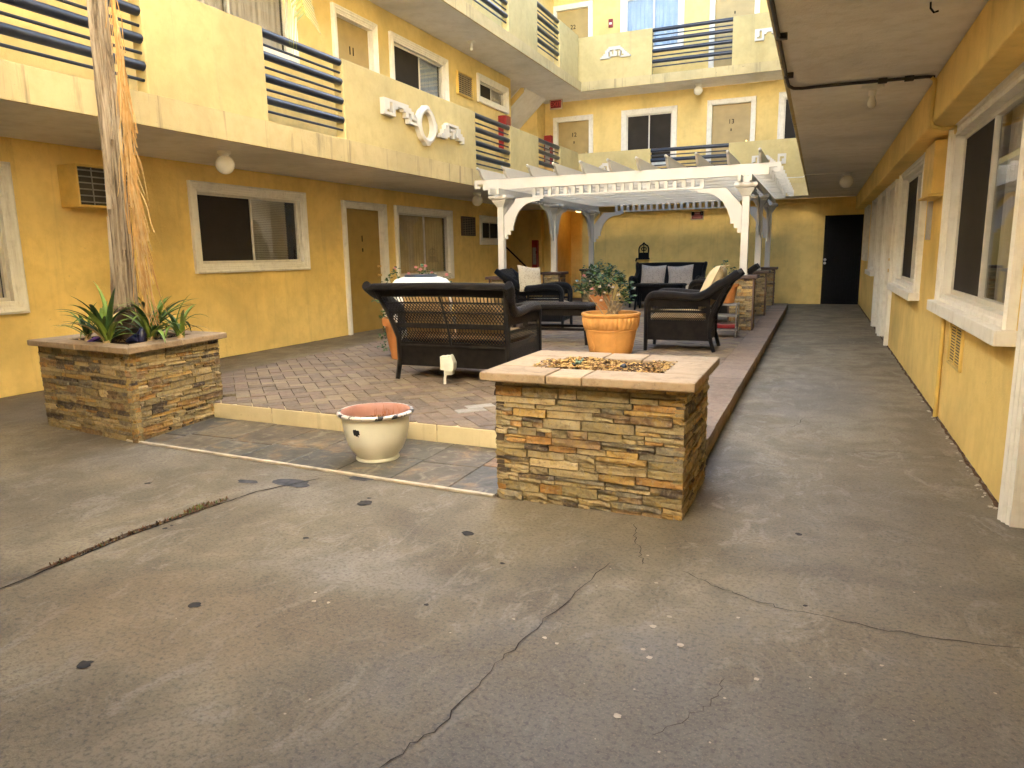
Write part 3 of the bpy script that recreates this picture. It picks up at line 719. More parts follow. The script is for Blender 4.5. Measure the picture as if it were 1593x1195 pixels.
for k, (d, x, y, hv, full, cp) in enumerate(cells):
    colr = rr.choice(PC); dz = rr.uniform(-.003, .002)
    if -2.55 < x < -2.25 and 4.72 < y < 5.0: colr = (.38, .345, .29)
    kk = rr.uniform(.92, 1.08); colr = tuple(c * kk for c in colr)
    if k < 300:
        if full: inst('paver', base[hv], plat, (x, y, PZ + dz), (rr.uniform(-.008, .008), rr.uniform(-.008, .008), 0), None, colr)
        else:
            mb = MB(); paver_prism(mb, cp, PZ - .05, PZ + dz); o = mb.build('paver', PAVE, plat); o.color = (*colr, 1)
    else:
        i0 = len(rest.f); paver_prism(rest, cp, PZ - .05, PZ + dz, .005)
        q = rr.randrange(5)
        for f in range(i0, len(rest.f)): rest.mi[f] = q
def pave_fixed(name, col):
    b = NB(name); v = b.pos(); n = b.noise(v, 11, 6, .65, .6)
    c = b.mix(b.ramp(n, [(.32, .4), (.6, 0.)]), col, tuple(x * .72 for x in col))
    return b.done(c, .78, .35, 0, b.bump(n, .3, .01))
ro = stuff(rest.build('distant_pavers', [pave_fixed('paver_%s' % n, c) for n, c in zip(('rose', 'brown', 'buff', 'grey', 'tan'), PC[:5])], plat))
# moss at the kerb joint
mb = MB(); rr = random.Random(8)
for k in range(160):
    a = rr.uniform(0, 6.3); q = rr.random() ** .6 * .06; x, y = -.93 + q * math.cos(a) * .6, 4.95 + q * math.sin(a) * 1.6
    p = Vector((x, y, PZ)); d = Vector((rr.uniform(-.012, .012), rr.uniform(-.012, .012), rr.uniform(.006, .028))); e = Vector((rr.uniform(-.004, .004), rr.uniform(-.004, .004), 0))
    mb.quad(p - e, p + e, p + d + e, p + d - e)
o = stuff(mb.build('moss', simple('moss_green', (.13, .15, .03), .9), plat, recalc=False))

# slate apron between the planters
apron = struct(bpy.data.objects.new('slate_apron', None)); COL.objects.link(apron); ORG[apron.name] = (0, 0, 0)
ly = lambda x: 3.568 + (x + 4.5) * (-.0655)            # white edge strip
rr = random.Random(31)
SC = [(.135, .108, .072), (.105, .096, .076), (.155, .118, .07), (.095, .088, .072), (.27, .145, .06), (.135, .118, .085), (.115, .09, .06), (.17, .135, .085)]
mb = MB(); mb.prism([(-4.68, ly(-4.68) + .03), (-1.56, ly(-1.56) + .03), (-1.56, fy(-1.56)), (-4.68, fy(-4.68))], lambda a, b, d: (a, b, d), .002, .007); mb.build('grout_bed', simple('grout', (.20, .18, .15), .9, .1, 0, .3, 25, .3, 80, False), apron)
nx = 8; tx = [-4.70 + k * .405 for k in range(nx)] + [-1.56]
for k in range(nx):
    x0, x1 = tx[k] + .004, tx[k + 1] - .004
    r0 = [ly((x0 + x1) / 2) + .03]
    cut = ly(-3) + .36 + (.04 if k % 2 else 0) + rr.uniform(-.01, .01)
    for (ya, yb) in ((None, cut), (cut, None)):
        P = [(x0, (ly(x0) + .032) if ya is None else ya + .004), (x1, (ly(x1) + .032) if ya is None else ya + .004), (x1, (fy(x1) - .004) if yb is None else yb - .004), (x0, (fy(x0) - .004) if yb is None else yb - .004)]
        mb = MB(); paver_prism(mb, P, .003, .012 + rr.uniform(-.001, .002), .004); o = mb.build('slate_tile', SLATE, apron); kk = rr.uniform(.85, 1.15); o.color = (*(c * kk for c in rr.choice(SC)), 1)
P = lambda x, d, z: (x, ly(x) + d, z)
mb = MB(); mb.hexa([P(-4.62, 0, 0), P(-1.565, 0, 0), P(-1.565, .026, 0), P(-4.62, .026, 0), P(-4.62, 0, .014), P(-1.565, 0, .016), P(-1.565, .026, .016), P(-4.62, .026, .014)])
mb.build('edge_strip', simple('worn_white_strip', (.52, .45, .34), .6, .3, 0, .35, 9, .3, 60, False), apron, bevel=.003)

# ------------------------------------------------------------------ stone planters and piers
STC = [(.30, .25, .125), (.25, .215, .11), (.22, .195, .11), (.30, .18, .06), (.34, .235, .08), (.085, .068, .05), (.18, .165, .115), (.39, .33, .185), (.27, .23, .12), (.34, .28, .145), (.20, .14, .072), (.29, .245, .135), (.25, .215, .12)]
svar = []
for k in range(7):
    r = random.Random(100 + k); mb = MB(); nu, nz = 4, 3
    us = [-.5, -.22, .2, .5]; zs = [-.5, -.05, .5]
    def FV(i, j):
        e = i in (0, 3) or j in (0, 2)
        return (us[i] + (0 if i in (0, 3) else r.uniform(-.06, .06)) * (1) - (.012 * (1 if i == 3 else -1 if i == 0 else 0)), .5 - (.07 if e else 0) + r.uniform(-.10, .12), zs[j] - (.05 * (1 if j == 2 else -1 if j == 0 else 0)) + r.uniform(-.025, .025))
    g = [[FV(i, j) for i in range(4)] for j in range(3)]
    for j in range(2):
        for i in range(3): mb.quad(g[j][i], g[j][i + 1], g[j + 1][i + 1], g[j + 1][i])
    bk = lambda p: (max(-.5, min(.5, p[0] * 1.02)), -.5, max(-.5, min(.5, p[2] * 1.08)))
    rim = [g[0][i] for i in range(4)] + [g[1][3]] + [g[2][i] for i in (3, 2, 1, 0)] + [g[1][0]]
    for a, b in zip(rim, rim[1:] + rim[:1]): mb.quad(a, bk(a), bk(b), b)
    svar.append(mb.mesh('ledger_stone', STONE, None, False))
def ledger(parent, p0, p1, z0, z1, r, thick=.05, joined=None, long=(.09, .32), rows=(.026, .034, .044, .056)):
    """stones over the wall face from p0 to p1, outward normal on the right hand side of the run"""
    p0, p1 = Vector((*p0, 0)), Vector((*p1, 0)); L = (p1 - p0).length; U = (p1 - p0) / L; N = Vector((U.y, -U.x, 0)); ang = math.atan2(U.y, U.x)
    z = z0
    while z < z1 - .004:
        h = r.choice(rows)
        if z1 - (z + h) < .022: h = z1 - z
        u = 0
        while u < L - .001:
            l = r.uniform(*long) * (1.25 if h < .04 else .9)
            if L - (u + l) < .055: l = L - u
            c = p0 + U * (u + l / 2) + N * (-thick / 2 + r.uniform(-.002, .008)) + Vector((0, 0, z + h / 2))
            kk = r.uniform(.8, 1.3) * 1.12; cl = tuple(x * kk * q_ for x, q_ in zip(r.choice(STC), (1.07, .98, .95)))
            me = r.choice(svar); sc = (l - .0016, thick, h - .0016)
            rz = Euler((0, 0, ang + math.pi)); 
            if joined is None and h > .042 and r.random() < .38:
                hs = h * r.uniform(.35, .6); us_ = l * r.uniform(.35, .65)
                for (zz, hh, parts) in ((0, hs, ((0, us_), (us_, l))), (hs, h - hs, ((0, l),))):
                    for (q0, q1) in parts:
                        c2 = p0 + U * (u + (q0 + q1) / 2) + N * (-thick / 2 + r.uniform(-.004, .009)) + Vector((0, 0, z + zz + hh / 2)); k2 = r.uniform(.8, 1.3) * 1.12
                        inst('ledger_stone', r.choice(svar), parent, c2, (0, 0, ang + math.pi), (q1 - q0 - .0016, thick, hh - .0016), tuple(x * k2 * q_ for x, q_ in zip(r.choice(STC), (1.07, .98, .95))))
            elif joined is None: inst('ledger_stone', me, parent, c, (0, 0, ang + math.pi), sc, cl)
            else:
                i = len(joined.v); Mx = Matrix.Translation(c) @ Matrix.Rotation(ang + math.pi, 4, 'Z') @ Matrix.Diagonal((*sc, 1))
                joined.v += [tuple(Mx @ q.co) for q in me.vertices]; q = r.randrange(4)
                for f in me.polygons: joined.f.append(tuple(i + t for t in f.vertices)); joined.mi.append(q)
            u += l
        z += h
def stone_fixed(name, col):
    b = NB(name); v = b.pos(); n = b.noise(v, 14, 6, .65, .6)
    c = b.mix(b.ramp(n, [(.32, .5), (.6, 0.)]), col, tuple(x * .5 for x in col)); return b.done(c, .75, .35, 0, b.bump(n, .6, .012))
SFIX = [stone_fixed('stone_' + n, c) for n, c in zip(('tan', 'olive', 'ochre', 'brown'), ((.30, .225, .11), (.22, .18, .10), (.33, .18, .05), (.10, .07, .045)))]
def chips(mb, x0, x1, y0, y1, zf, n, r, size=(.008, .022)):
    for k in range(n):
        x, y = r.uniform(x0, x1), r.uniform(y0, y1); a = r.uniform(0, 6.3); l, ww = r.uniform(*size), r.uniform(.003, .008)
        d = Vector((math.cos(a), math.sin(a), r.uniform(-.5, .5))) * l; e = Vector((-math.sin(a), math.cos(a), r.uniform(-.6, .6))) * ww
        p = Vector((x, y, zf(x, y) + r.uniform(0, .012))); mid = r.uniform(.5, 1.6)
        mi = 0 if mid < (1.2 + .5 * (abs((x - (x0 + x1) / 2) / (x1 - x0)) - .2)) else (1 if mid < 1.4 else 2)
        mb.quad(p - d - e, p + d - e * .7, p + d + e, p - d * .8 + e, mi)
CHIP = [simple('straw_chip', (.50, .31, .105), .85, .2, 0, .25, 30, 0, 60, False), simple('brown_chip', (.21, .105, .04), .9, .2, 0, .3, 30, 0, 60, False), simple('dark_chip', (.07, .04, .022), .95, .1, 0, .3, 30, 0, 60, False)]
CPC = [(.35, .25, .15), (.32, .225, .13), (.38, .275, .165)]
def cap_slabs(parent, pieces, z0, z1, r):
    for P in pieces:
        mb = MB(); mb.prism(P, lambda a, b, d: (a, b, d), z0, z1 + r.uniform(-.002, .002)); o = mb.build('cap_slab', CAPST, parent, bevel=.007)
        kk = r.uniform(.93, 1.07); o.color = (*(c * kk for c in r.choice(CPC)), 1)
r = random.Random(41)
PR = thing('stone_planter', 'stone clad planter box with tan cap and wood chips, nearest the walkway', 'planter', (-1.05, 3.8, 0), 'stone clad planters on the court')
x0, x1, y0, y1 = -1.545, -.552, 3.385, 4.165
mb = MB(); mb.box(x0 + .045, x1 - .045, y0 + .045, y1 - .045, 0, .60); mb.build('core', MORTAR, PR)
ledger(PR, (x0, y0), (x1, y0), .0, .655, r); ledger(PR, (x1, y0), (x1, y1), .0, .655, r, long=(.10, .32))
J = MB(); ledger(PR, (x1, y1), (x0, y1), 0, .655, r, joined=J); ledger(PR, (x0, y1), (x0, y0), 0, .655, r, joined=J)
stuff(J.build('rear_stones', SFIX, PR))
cx0, cx1, cy0, cy1 = -1.60, -.497, 3.31, 4.21; ox0, ox1, oy0, oy1 = -1.335, -.72, 3.56, 3.98; g = .003
ja, jb = -1.235, -1.045
R4 = lambda a, b, c, d: [(a, c), (b, c), (b, d), (a, d)]
cap_slabs(PR, [R4(cx0, ja - g, cy0, oy0), R4(ja + g, jb - g, cy0, oy0), R4(jb + g, cx1, cy0, oy0), R4(cx0, ox0, oy0 + g, oy1 - g), R4(ox1, cx1, oy0 + g, oy1 - g), R4(cx0, -1.13, oy1, cy1), R4(-1.13 + 2 * g, -.90, oy1, cy1), R4(-.90 + 2 * g, cx1, oy1, cy1)], .657, .702, r)
mb = MB(); mb.box(ox0 - .01, ox1 + .01, oy0 - .01, oy1 + .01, .60, .684); mb.build('soil', SOIL, PR)
mb = MB(); chips(mb, ox0 + .01, ox1 - .01, oy0 + .01, oy1 - .01, lambda x, y: .684 + .012 * math.sin(x * 9), 4600, r, (.005, .014))
chips(mb, ox0 - .07, ox0 + .05, oy0 - .02, oy1 - .16, lambda x, y: .703, 150, r, (.006, .015)); chips(mb, ox1 - .10, ox1 + .03, oy0 - .01, oy1 - .05, lambda x, y: .700, 260, r, (.006, .015))
stuff(mb.build('wood_chips', CHIP, PR, recalc=False))
mb = MB()
for k in range(26):
    p = Vector((-1.19 + r.uniform(-.022, .02), 3.70 + r.uniform(-.02, .02), .69 + r.uniform(0, .035))); d = Vector((r.uniform(-.012, .02), r.uniform(-.012, .012), r.uniform(.004, .02))); e = Vector((r.uniform(-.008, .008), r.uniform(-.008, .008), .002))
    mb.quad(p - e, p + e, p + d + e, p + d - e)
sp = mb.build('crumpled_wrapper', simple('pale_green_scrap', (.25, .36, .26), .5), None, recalc=False); tag(sp, 'crumpled pale green scrap lying on the wood chips', 'litter')
for (px, py, q) in ((-1.215, 3.68, .022), (-.95, 3.78, .018)):
    mb = MB(); mb.lathe([(q * .6, -.01), (q, 0), (q * .95, q * .5), (q * .5, q * .85), (.002, q * .92)], 9, (px, py, .69), lambda rr_, z, t: rr_ * (1 + .2 * math.sin(3 * t + px * 9)))
    o = mb.build('dark_pebble', simple('dark_stone', (.05, .055, .07), .5), None, smooth=60); tag(o, 'dark pebble %s on the wood chips of the right planter' % ('beside the green scrap' if px < -1.1 else 'lying alone'), 'pebble')

PLf = thing('stone_planter', 'stone clad planter box holding the palm trunk and strappy plants', 'planter', (-5.1, 4.1, 0), 'stone clad planters on the court')
A, B, Cc, D = (-5.64, 3.68), (-4.46, 3.545), (-4.46, 4.44), (-5.60, 4.50)
A, B, Cc, D = (-5.70, 3.73), (-4.475, 3.56), (-4.60, 4.52), (-5.70, 4.62)
def shrink(P, d):
    c = Vector((sum(p[0] for p in P) / len(P), sum(p[1] for p in P) / len(P)))
    return [tuple(Vector(p) + (c - Vector(p)).normalized() * d) for p in P]
mb = MB(); mb.prism(shrink([A, B, Cc, D], .06), lambda a, b, d: (a, b, d), 0, .60); mb.build('core', MORTAR, PLf)
ledger(PLf, A, B, 0, .655, r); ledger(PLf, B, Cc, 0, .655, r)
J = MB(); ledger(PLf, Cc, D, 0, .655, r, joined=J); ledger(PLf, D, A, 0, .655, r, joined=J); stuff(J.build('rear_stones', SFIX, PLf))
O4 = shrink([A, B, Cc, D], -.075); I4 = shrink([A, B, Cc, D], .20)
def lerp(p, q, t): return (p[0] + (q[0] - p[0]) * t, p[1] + (q[1] - p[1]) * t)
pcs = []
for k in range(4):
    a, b, c, d = O4[k], O4[(k + 1) % 4], I4[(k + 1) % 4], I4[k]
    for t0, t1 in ((.002, .498), (.502, .998)): pcs.append([lerp(a, b, t0), lerp(a, b, t1), lerp(d, c, t1), lerp(d, c, t0)])
cap_slabs(PLf, pcs, .657, .703, r)
mb = MB(); mb.prism(shrink([A, B, Cc, D], .17), lambda a, b, d: (a, b, d), .60, .690); mb.build('soil', SOIL, PLf)
mb = MB(); chips(mb, -5.45, -4.72, 3.80, 4.35, lambda x, y: .692 + .014 * math.sin(x * 11 + y * 5), 1100, r, (.006, .018))
stuff(mb.build('mulch', [CHIP[2], CHIP[1], CHIP[0]], PLf, recalc=False))
mb = MB(); mb.tube([(-4.512, 3.88, .035), (-4.53, 3.88, .035)], .014, 10); mb.build('drain_hole', DARK, PLf)

def pier(xc, y0, label, side):
    t = thing('stone_pier', label, 'pier', (xc, y0 + .2, PZ), 'stone piers under the pergola posts')
    xa, xb, ya, yb = xc - .17, xc + .17, y0, y0 + .38
    mb = MB(); mb.box(xa + .03, xb - .03, ya + .03, yb - .03, PZ, .90); mb.build('core', MORTAR, t)
    r = random.Random(int(abs(xc * 100 + y0 * 7)))
    ledger(t, (xa, ya), (xb, ya), PZ, .895, r, .04, None, (.08, .22), (.034, .044, .055))
    J = MB(); ledger(t, (xb, ya), (xb, yb), PZ, .895, r, .04, J); ledger(t, (xa, yb), (xa, ya), PZ, .895, r, .04, J); ledger(t, (xb, yb), (xa, yb), PZ, .895, r, .04, J)
    stuff(J.build('side_stones', SFIX, t))
    mb = MB(); mb.box(xa - .055, xb + .055, ya - .055, yb + .055, .897, .947); mb.build('cap', CAPBR, t, bevel=.008)
    mb = MB()
    for cx in (xa, xb): mb.box(cx - .012, cx + .012, ya - .010, ya + .02, PZ, .896)
    mb.build('corner_strip', CAPBR, t)
for xc, side in ((-1.04, 'walkway'), (-4.95, 'left wing')):
    for y0, nm in ((11.08, 'front'), (13.68, 'middle'), (16.28, 'rear')):
        pier(xc, y0, '%s stone pier with brown cap under pergola post on the %s side' % (nm, side), side)

# ------------------------------------------------------------------ pergola
PG = thing('pergola', 'white timber pergola with stepped brackets and fretwork on stone piers', 'pergola', (-2.99, 13.8, .947))
XA, XC = -4.95, -1.035
for xc in (XA, XC):
    for yc in (11.26, 13.87, 16.47):
        mb = MB(); mb.box(xc - .053, xc + .053, yc - .053, yc + .053, .947, 2.372); po = mb.build('post', WHITE, PG, bevel=.006)
        mb = MB(); i0 = None
        prof = [(.058, 2.085), (.066, 2.10), (.082, 2.13), (.108, 2.165), (.118, 2.18), (.122, 2.20), (.150, 2.215), (.162, 2.235), (.160, 2.262), (.146, 2.275), (.054, 2.277)]
        sq = lambda h, z: [(xc - h, yc - h, z), (xc + h, yc - h, z), (xc + h, yc + h, z), (xc - h, yc + h, z)]
        for (h0, z0), (h1, z1) in zip(prof, prof[1:]):
            P, Q = sq(h0, z0), sq(h1, z1)
            for k in range(4): mb.quad(P[k], P[(k + 1) % 4], Q[(k + 1) % 4], Q[k])
        mb.build('capital', WHITE, po)
        mb = MB(); mb.box(xc - .06, xc + .06, yc - .06, yc + .06, .947, .975); mb.build('post_base', WHITE, po)
def keybeam(x0, x1, z0, z1):
    h = z1 - z0; L = [(x0 + .155, z0), (x0 + .155, z0 + h * .62), (x0 + .055, z0 + h * .62), (x0 + .055, z0 + h * .40), (x0 + .095, z0 + h * .40), (x0 + .095, z0 + h * .16), (x0, z0 + h * .16), (x0, z1)]
    Rr = [(x1 - (a - x0), b) for a, b in L][::-1]
    return L + Rr
BX0, BX1 = -5.413, -.573
for k in range(10):
    y = 11.205 + k * .583
    mb = MB(); mb.prism(keybeam(BX0, BX1, 2.372, 2.538), lambda a, b, d: (a, d, b), y, y + .05); mb.build('cross_beam', WHITE, PG, bevel=.003)
for xc in (XA, XC):
    for s in (-1, 1):
        mb = MB(); mb.box(xc + s * .075 - .02, xc + s * .075 + .02, 10.95, 16.75, 2.279, 2.370); mb.build('side_beam', WHITE, PG, bevel=.003)
for k in range(11):
    x = -5.215 + k * .4365
    mb = MB(); P = [(10.93, 2.70), (10.93, 2.675), (10.99, 2.66), (11.03, 2.60), (11.12, 2.54), (16.55, 2.54), (16.70, 2.60), (16.76, 2.70)]
    mb.prism(P, lambda a, b, d: (d, a, b), x - .019, x + .019); mb.build('rafter', WHITE, PG, bevel=.003)
    mb = MB(); mb.lathe([(.004, -.022), (.018, -.014), (.022, 0), (.018, .014), (.004, .022)], 10, (x, 10.925, 2.69)); mb.build('rafter_finial', WHITE, PG, smooth=60)
    mb = MB(); mb.lathe([(.004, -.02), (.016, -.012), (.02, 0), (.016, .012), (.004, .02)], 10, (x, 11.19, 2.556))
    mb.build('rafter_finial', WHITE, PG, smooth=60)
def valance(fr, u0, u1, n0, n1, pitch=.1365):
    v = holder('valance', PG)
    mb = MB(); mb.fbox(fr, u0, u1, n0, n1, 2.223, 2.250); mb.build('valance_rail', WHITE, v, bevel=.003)
    N = max(2, round((u1 - u0) / pitch))
    for k in range(N + 1):
        u = u0 + .028 + (u1 - u0 - .056) * k / N
        mb = MB(); mb.fbox(fr, u - .028, u + .028, n0 + .004, n1 - .004, 2.250, 2.371); mb.build('baluster', WHITE, v)
FPF = frame((0, 11.26, 0), (1, 0, 0), (0, -1, 0)); FPB = frame((0, 16.47, 0), (1, 0, 0), (0, -1, 0))
valance(FPF, -4.385, -1.645, -.02, .02); valance(FPB, -4.385, -1.645, -.02, .02)
arc = [(.215 + .0 + (.60 - .215) * (1 - math.cos(t)), 1.70 + (2.125 - 1.70) * math.sin(t)) for t in [math.pi / 2 * k / 10 for k in range(11)]]
BRK = [(0, 1.565), (.055, 1.565), (.055, 1.635), (.108, 1.635), (.108, 1.70), (.160, 1.70), (.160, 1.765)] + [(a - .04, b + .03) for a, b in arc][2:] + [(.60, 2.165), (.645, 2.165), (.645, 2.19), (.70, 2.19), (.70, 2.222), (.235, 2.222), (0, 1.945)]
def bracket(fr, u, sgn, w=.02):
    mb = MB(); mb.prism([(u + sgn * a, b) for a, b in BRK], lambda a, b, d: fr(a, d, b), -w, w); mb.build('bracket', WHITE, PG, bevel=.003)
for fr in (FPF, FPB): bracket(fr, XA + .055, 1); bracket(fr, XC - .055, -1)
for xc in (XA, XC):
    fs = frame((xc, 0, 0), (0, 1, 0), (1, 0, 0))
    for ya, yb in ((11.26, 13.87), (13.87, 16.47)):
        bracket(fs, ya + .055, 1); bracket(fs, yb - .055, -1)
        v = holder('valance', PG)
        mb = MB(); mb.fbox(fs, ya + .62, yb - .62, -.018, .018, 2.223, 2.245); mb.build('valance_rail', WHITE, v)
        for k in range(11):
            u = ya + .65 + (yb - ya - 1.30) * k / 10; mb = MB(); mb.fbox(fs, u - .025, u + .025, -.015, .015, 2.245, 2.278); mb.build('baluster', WHITE, v)

# ------------------------------------------------------------------ wicker furniture
def lerp3(a, b, t): return Vector(a) * (1 - t) + Vector(b) * t
def lattice(mb, fn, nu, nv, r, v0=0., v1=1.):
    """open diagonal weave over the surface fn(u,v) between v0 and v1"""
    for s in (1, -1):
        for k in range(-nv, nu + 1):
            pts = []
            for j in range(nv + 1):
                u = (k + j if s > 0 else k + nv - j) / nu
                if -1e-6 <= u <= 1 + 1e-6: pts.append(fn(min(max(u, 0), 1), v0 + (v1 - v0) * j / nv))
            if len(pts) > 1: mb.tube(pts, r, 4, 0, False)
def spokes(mb, fn, nu, r, v0, v1):
    for k in range(nu + 1): mb.tube([fn(k / nu, v0), fn(k / nu, (v0 + v1) / 2), fn(k / nu, v1)], r, 4, 0, False)
def solid(mb, fn, v0, v1, nu=14, th=.012):
    A = lambda u, v: fn(u, v0 + (v1 - v0) * v)
    e = .01
    def nrm(u, v):
        a = Vector(fn(min(u + e, 1), v)) - Vector(fn(max(u - e, 0), v)); b = Vector(fn(u, min(v + e, 1))) - Vector(fn(u, max(v - e, 0))); return a.cross(b).normalized()
    nv = 3
    F = [[Vector(A(i / nu, j / nv)) for i in range(nu + 1)] for j in range(nv + 1)]
    Nn = [[nrm(i / nu, v0 + (v1 - v0) * j / nv) * th / 2 for i in range(nu + 1)] for j in range(nv + 1)]
    P = lambda i, j: F[j][i] + Nn[j][i]; Q = lambda i, j: F[j][i] - Nn[j][i]
    for j in range(nv):
        for i in range(nu):
            mb.quad(P(i, j), P(i + 1, j), P(i + 1, j + 1), P(i, j + 1)); mb.quad(Q(i, j), Q(i, j + 1), Q(i + 1, j + 1), Q(i + 1, j))
    for i in range(nu): mb.quad(P(i, 0), Q(i, 0), Q(i + 1, 0), P(i + 1, 0)); mb.quad(P(i, nv), P(i + 1, nv), Q(i + 1, nv), Q(i, nv))
def pillow_mesh(w, h, t, pinch=.08, seed=0, ruffle=0):
    r = random.Random(seed); ph = [r.uniform(0, 6) for _ in range(4)]
    mb = MB(); n = 14
    for s in (1, -1):
        def fn(a, b):
            u, v = 2 * a - 1, 2 * b - 1
            k = max(0, (1 - abs(u) ** 3.2)) * max(0, (1 - abs(v) ** 3.2)); k = k ** .55
            px = u * w / 2 * (1 - pinch * (1 - v * v) * abs(u) + .02 * math.sin(3 * v + ph[0])); pz = v * h / 2 * (1 - pinch * (1 - u * u) * abs(v) + .03 * math.sin(3 * u + ph[1]))
            wr = .008 * math.sin(9 * u + 5 * v + ph[2]) * k
            return (px, s * (t / 2 * k + wr * (1 if s > 0 else 0) + .003), pz)
        mb.grid(fn, n, n)
    return mb
def wicker_seat(t, W, mat, D=.80, AH=.66, BH=.92, rake=.24, flare=.13, open_back=True, cushions=None):
    hw = W / 2; fy_, ry = D / 2, -D / 2
    # legs
    for sx in (-1, 1):
        mb = MB(); mb.tube([(sx * hw, fy_, 0), (sx * hw, fy_ - .004, .2), (sx * hw, fy_ - .005, AH - .07)], [.022, .027, .026], 8); mb.build('leg', mat, t, smooth=50)
        mb = MB(); mb.tube([(sx * hw, ry - .02, 0), (sx * (hw - .002), ry + .035, .18), (sx * hw, ry + .03, .40), (sx * (hw + flare * .25), ry - rake * .30, .64), (sx * (hw + flare * .62), ry - rake * .86, BH - .03)], [.022, .026, .026, .024, .02], 8); mb.build('leg', mat, t, smooth=50)
    yb = lambda z: ry + .035 if z < .36 else ry + .035 - (rake * .9 + .02) * ((z - .36) / (BH - .36)) ** 1.25
    xb = lambda z: hw + flare * .62 * max(0, (z - .36) / (BH - .36)) ** 1.3
    # backrest: v runs with height from .12 to BH
    Z0, ZT = .13, BH - .02
    def back(u, v):
        z = Z0 + (ZT - Z0) * v
        bow = .035 * (1 - (2 * u - 1) ** 2) * max(0, (z - .3))
        return Vector(((2 * u - 1) * xb(z), yb(z) - bow, z + .02 * (1 - (2 * u - 1) ** 2) * max(0, v - .5)))
    vz = lambda z: (z - Z0) / (ZT - Z0)
    bk = holder('backrest', t)
    nu = max(18, int(W / .0305))
    mb = MB(); solid(mb, back, 0, vz(.315)); mb.build('woven_panel', mat, bk, smooth=40)
    if open_back:
        mb = MB()
        bands = [.345, .495, .555, .665, .765]
        solid(mb, back, vz(.315), vz(.36), 14, .010); solid(mb, back, vz(.80), 1, 14, .010); solid(mb, back, vz(.50), vz(.545), 14, .010)
        stuff(mb.build('woven_band', mat, bk, smooth=40))
        mb = MB(); R = .0046
        lattice(mb, back, nu, 3, R, vz(.36), vz(.47)); spokes(mb, back, nu, R, vz(.47), vz(.50)); spokes(mb, back, nu, R, vz(.545), vz(.56)); lattice(mb, back, nu, 2, R, vz(.56), vz(.645))
        lattice(mb, back, nu, 2, R, vz(.655), vz(.735)); spokes(mb, back, nu, R * 1.2, vz(.745), vz(.80))
        stuff(mb.build('open_weave', mat, bk, recalc=False))
        for z in (.65, .74, .80, .325):
            mb = MB(); mb.tube([back(k / 10, vz(z)) + Vector((0, -.008, 0)) for k in range(11)], .0085 if z != .325 else .013, 6); mb.build('back_rail', mat, bk, smooth=60)
        if W > .9:
            mb = MB(); mb.tube([back(.5, vz(z)) + Vector((0, -.01, 0)) for z in (.33, .45, .6, .7, .80)], .011, 6); mb.build('back_rail', mat, bk, smooth=60)
    else:
        mb = MB(); solid(mb, back, vz(.315), 1, 14, .014); mb.build('woven_panel', mat, bk, smooth=40)
    # rolled top and arms in one sweep each
    top = [back(k / 14, 1) + Vector((0, -.03, .0)) for k in range(15)]
    mb = MB(); mb.tube([top[0] + Vector((-.05, -.02, -.015))] + top + [top[-1] + Vector((.05, -.02, -.015))], [.022] + [.033] * 15 + [.022], 10); mb.build('top_roll', mat, bk, smooth=60)
    for sx in (-1, 1):
        path = [(hw, fy_ - .005, .14), (hw, fy_ - .004, AH - .16), (hw + .002, fy_ - .012, AH - .08), (hw + .005, fy_ - .05, AH - .02), (hw + .008, fy_ - .12, AH + .004), (hw + .01, fy_ - .30, AH), (hw + .012, ry + .30, AH - .022), (hw + .02, ry + .16, AH - .02), (hw + .035, ry + .05, AH + .03), (hw + flare * .45, ry - .05, AH + .12), (hw + flare * .75, ry - rake * .62, BH - .09), (hw + flare, ry - rake * .93, BH - .025), (hw + flare * .98, ry - rake - .02, BH)]
        # smooth the path
        P = [Vector((sx * a, b, c)) for a, b, c in path]
        for _ in range(2):
            Q = [P[0]]
            for a, b in zip(P, P[1:]): Q += [a * .75 + b * .25, a * .25 + b * .75]
            P = Q + [P[-1]]
        n = len(P); mb = MB(); mb.tube(P, [.026 + .024 * min(1, max(0, (k / n - .10) / .2)) * (1 if k / n < .8 else 1 - (k / n - .8) * 1.6) for k in range(n)], 10, flat=.85)
        am = mb.build('armrest', mat, t, smooth=60)
        def side(u, v):
            y = fy_ - .015 - (D - .05) * u; z = .13 + (AH - .03 - .13) * v
            return Vector((sx * (hw + .004), y, z))
        sv = lambda z: (z - .13) / (AH - .16)
        mb = MB(); solid(mb, side, 0, sv(.37), 10, .010); solid(mb, side, sv(.53), 1, 10, .010)
        for ua, ub in ((0, .06), (.94, 1)): solid(mb, lambda u, v: side(ua + (ub - ua) * u, v), sv(.37), sv(.53), 2, .010)
        mb.build('woven_panel', mat, am, smooth=40)
        mb = MB(); ns = int(D / .028); f2 = lambda u, v: side(.06 + .88 * u, v)
        lattice(mb, f2, ns, 3, .0028, sv(.37), sv(.455)); spokes(mb, f2, ns, .0032, sv(.485), sv(.53)); solid(mb, f2, sv(.455), sv(.485), 8, .008)
        stuff(mb.build('open_weave', mat, am, recalc=False))
        # wing between arm and flared back
        mb = MB()
        def wing(u, v):
            a = Vector((sx * (hw + .012 + flare * .7 * v), ry + .12 - (rake + .10) * v, AH - .02 + (BH - AH) * v)); b = back(0 if sx < 0 else 1, vz(.60 + (BH - .63) * v)); return a * (1 - u) + b * u
        solid(mb, wing, 0, 1, 3, .012); mb.build('wing_panel', mat, am, smooth=40)
    front = lambda u, v: Vector(((2 * u - 1) * (hw - .02), fy_ - .02, .13 + .19 * v))
    mb = MB(); solid(mb, front, 0, 1, 14, .012); mb.build('front_apron', mat, t, smooth=40)
    mb = MB(); mb.box(-hw + .02, hw - .02, ry + .06, fy_ - .02, .30, .325); mb.build('seat', mat, t)
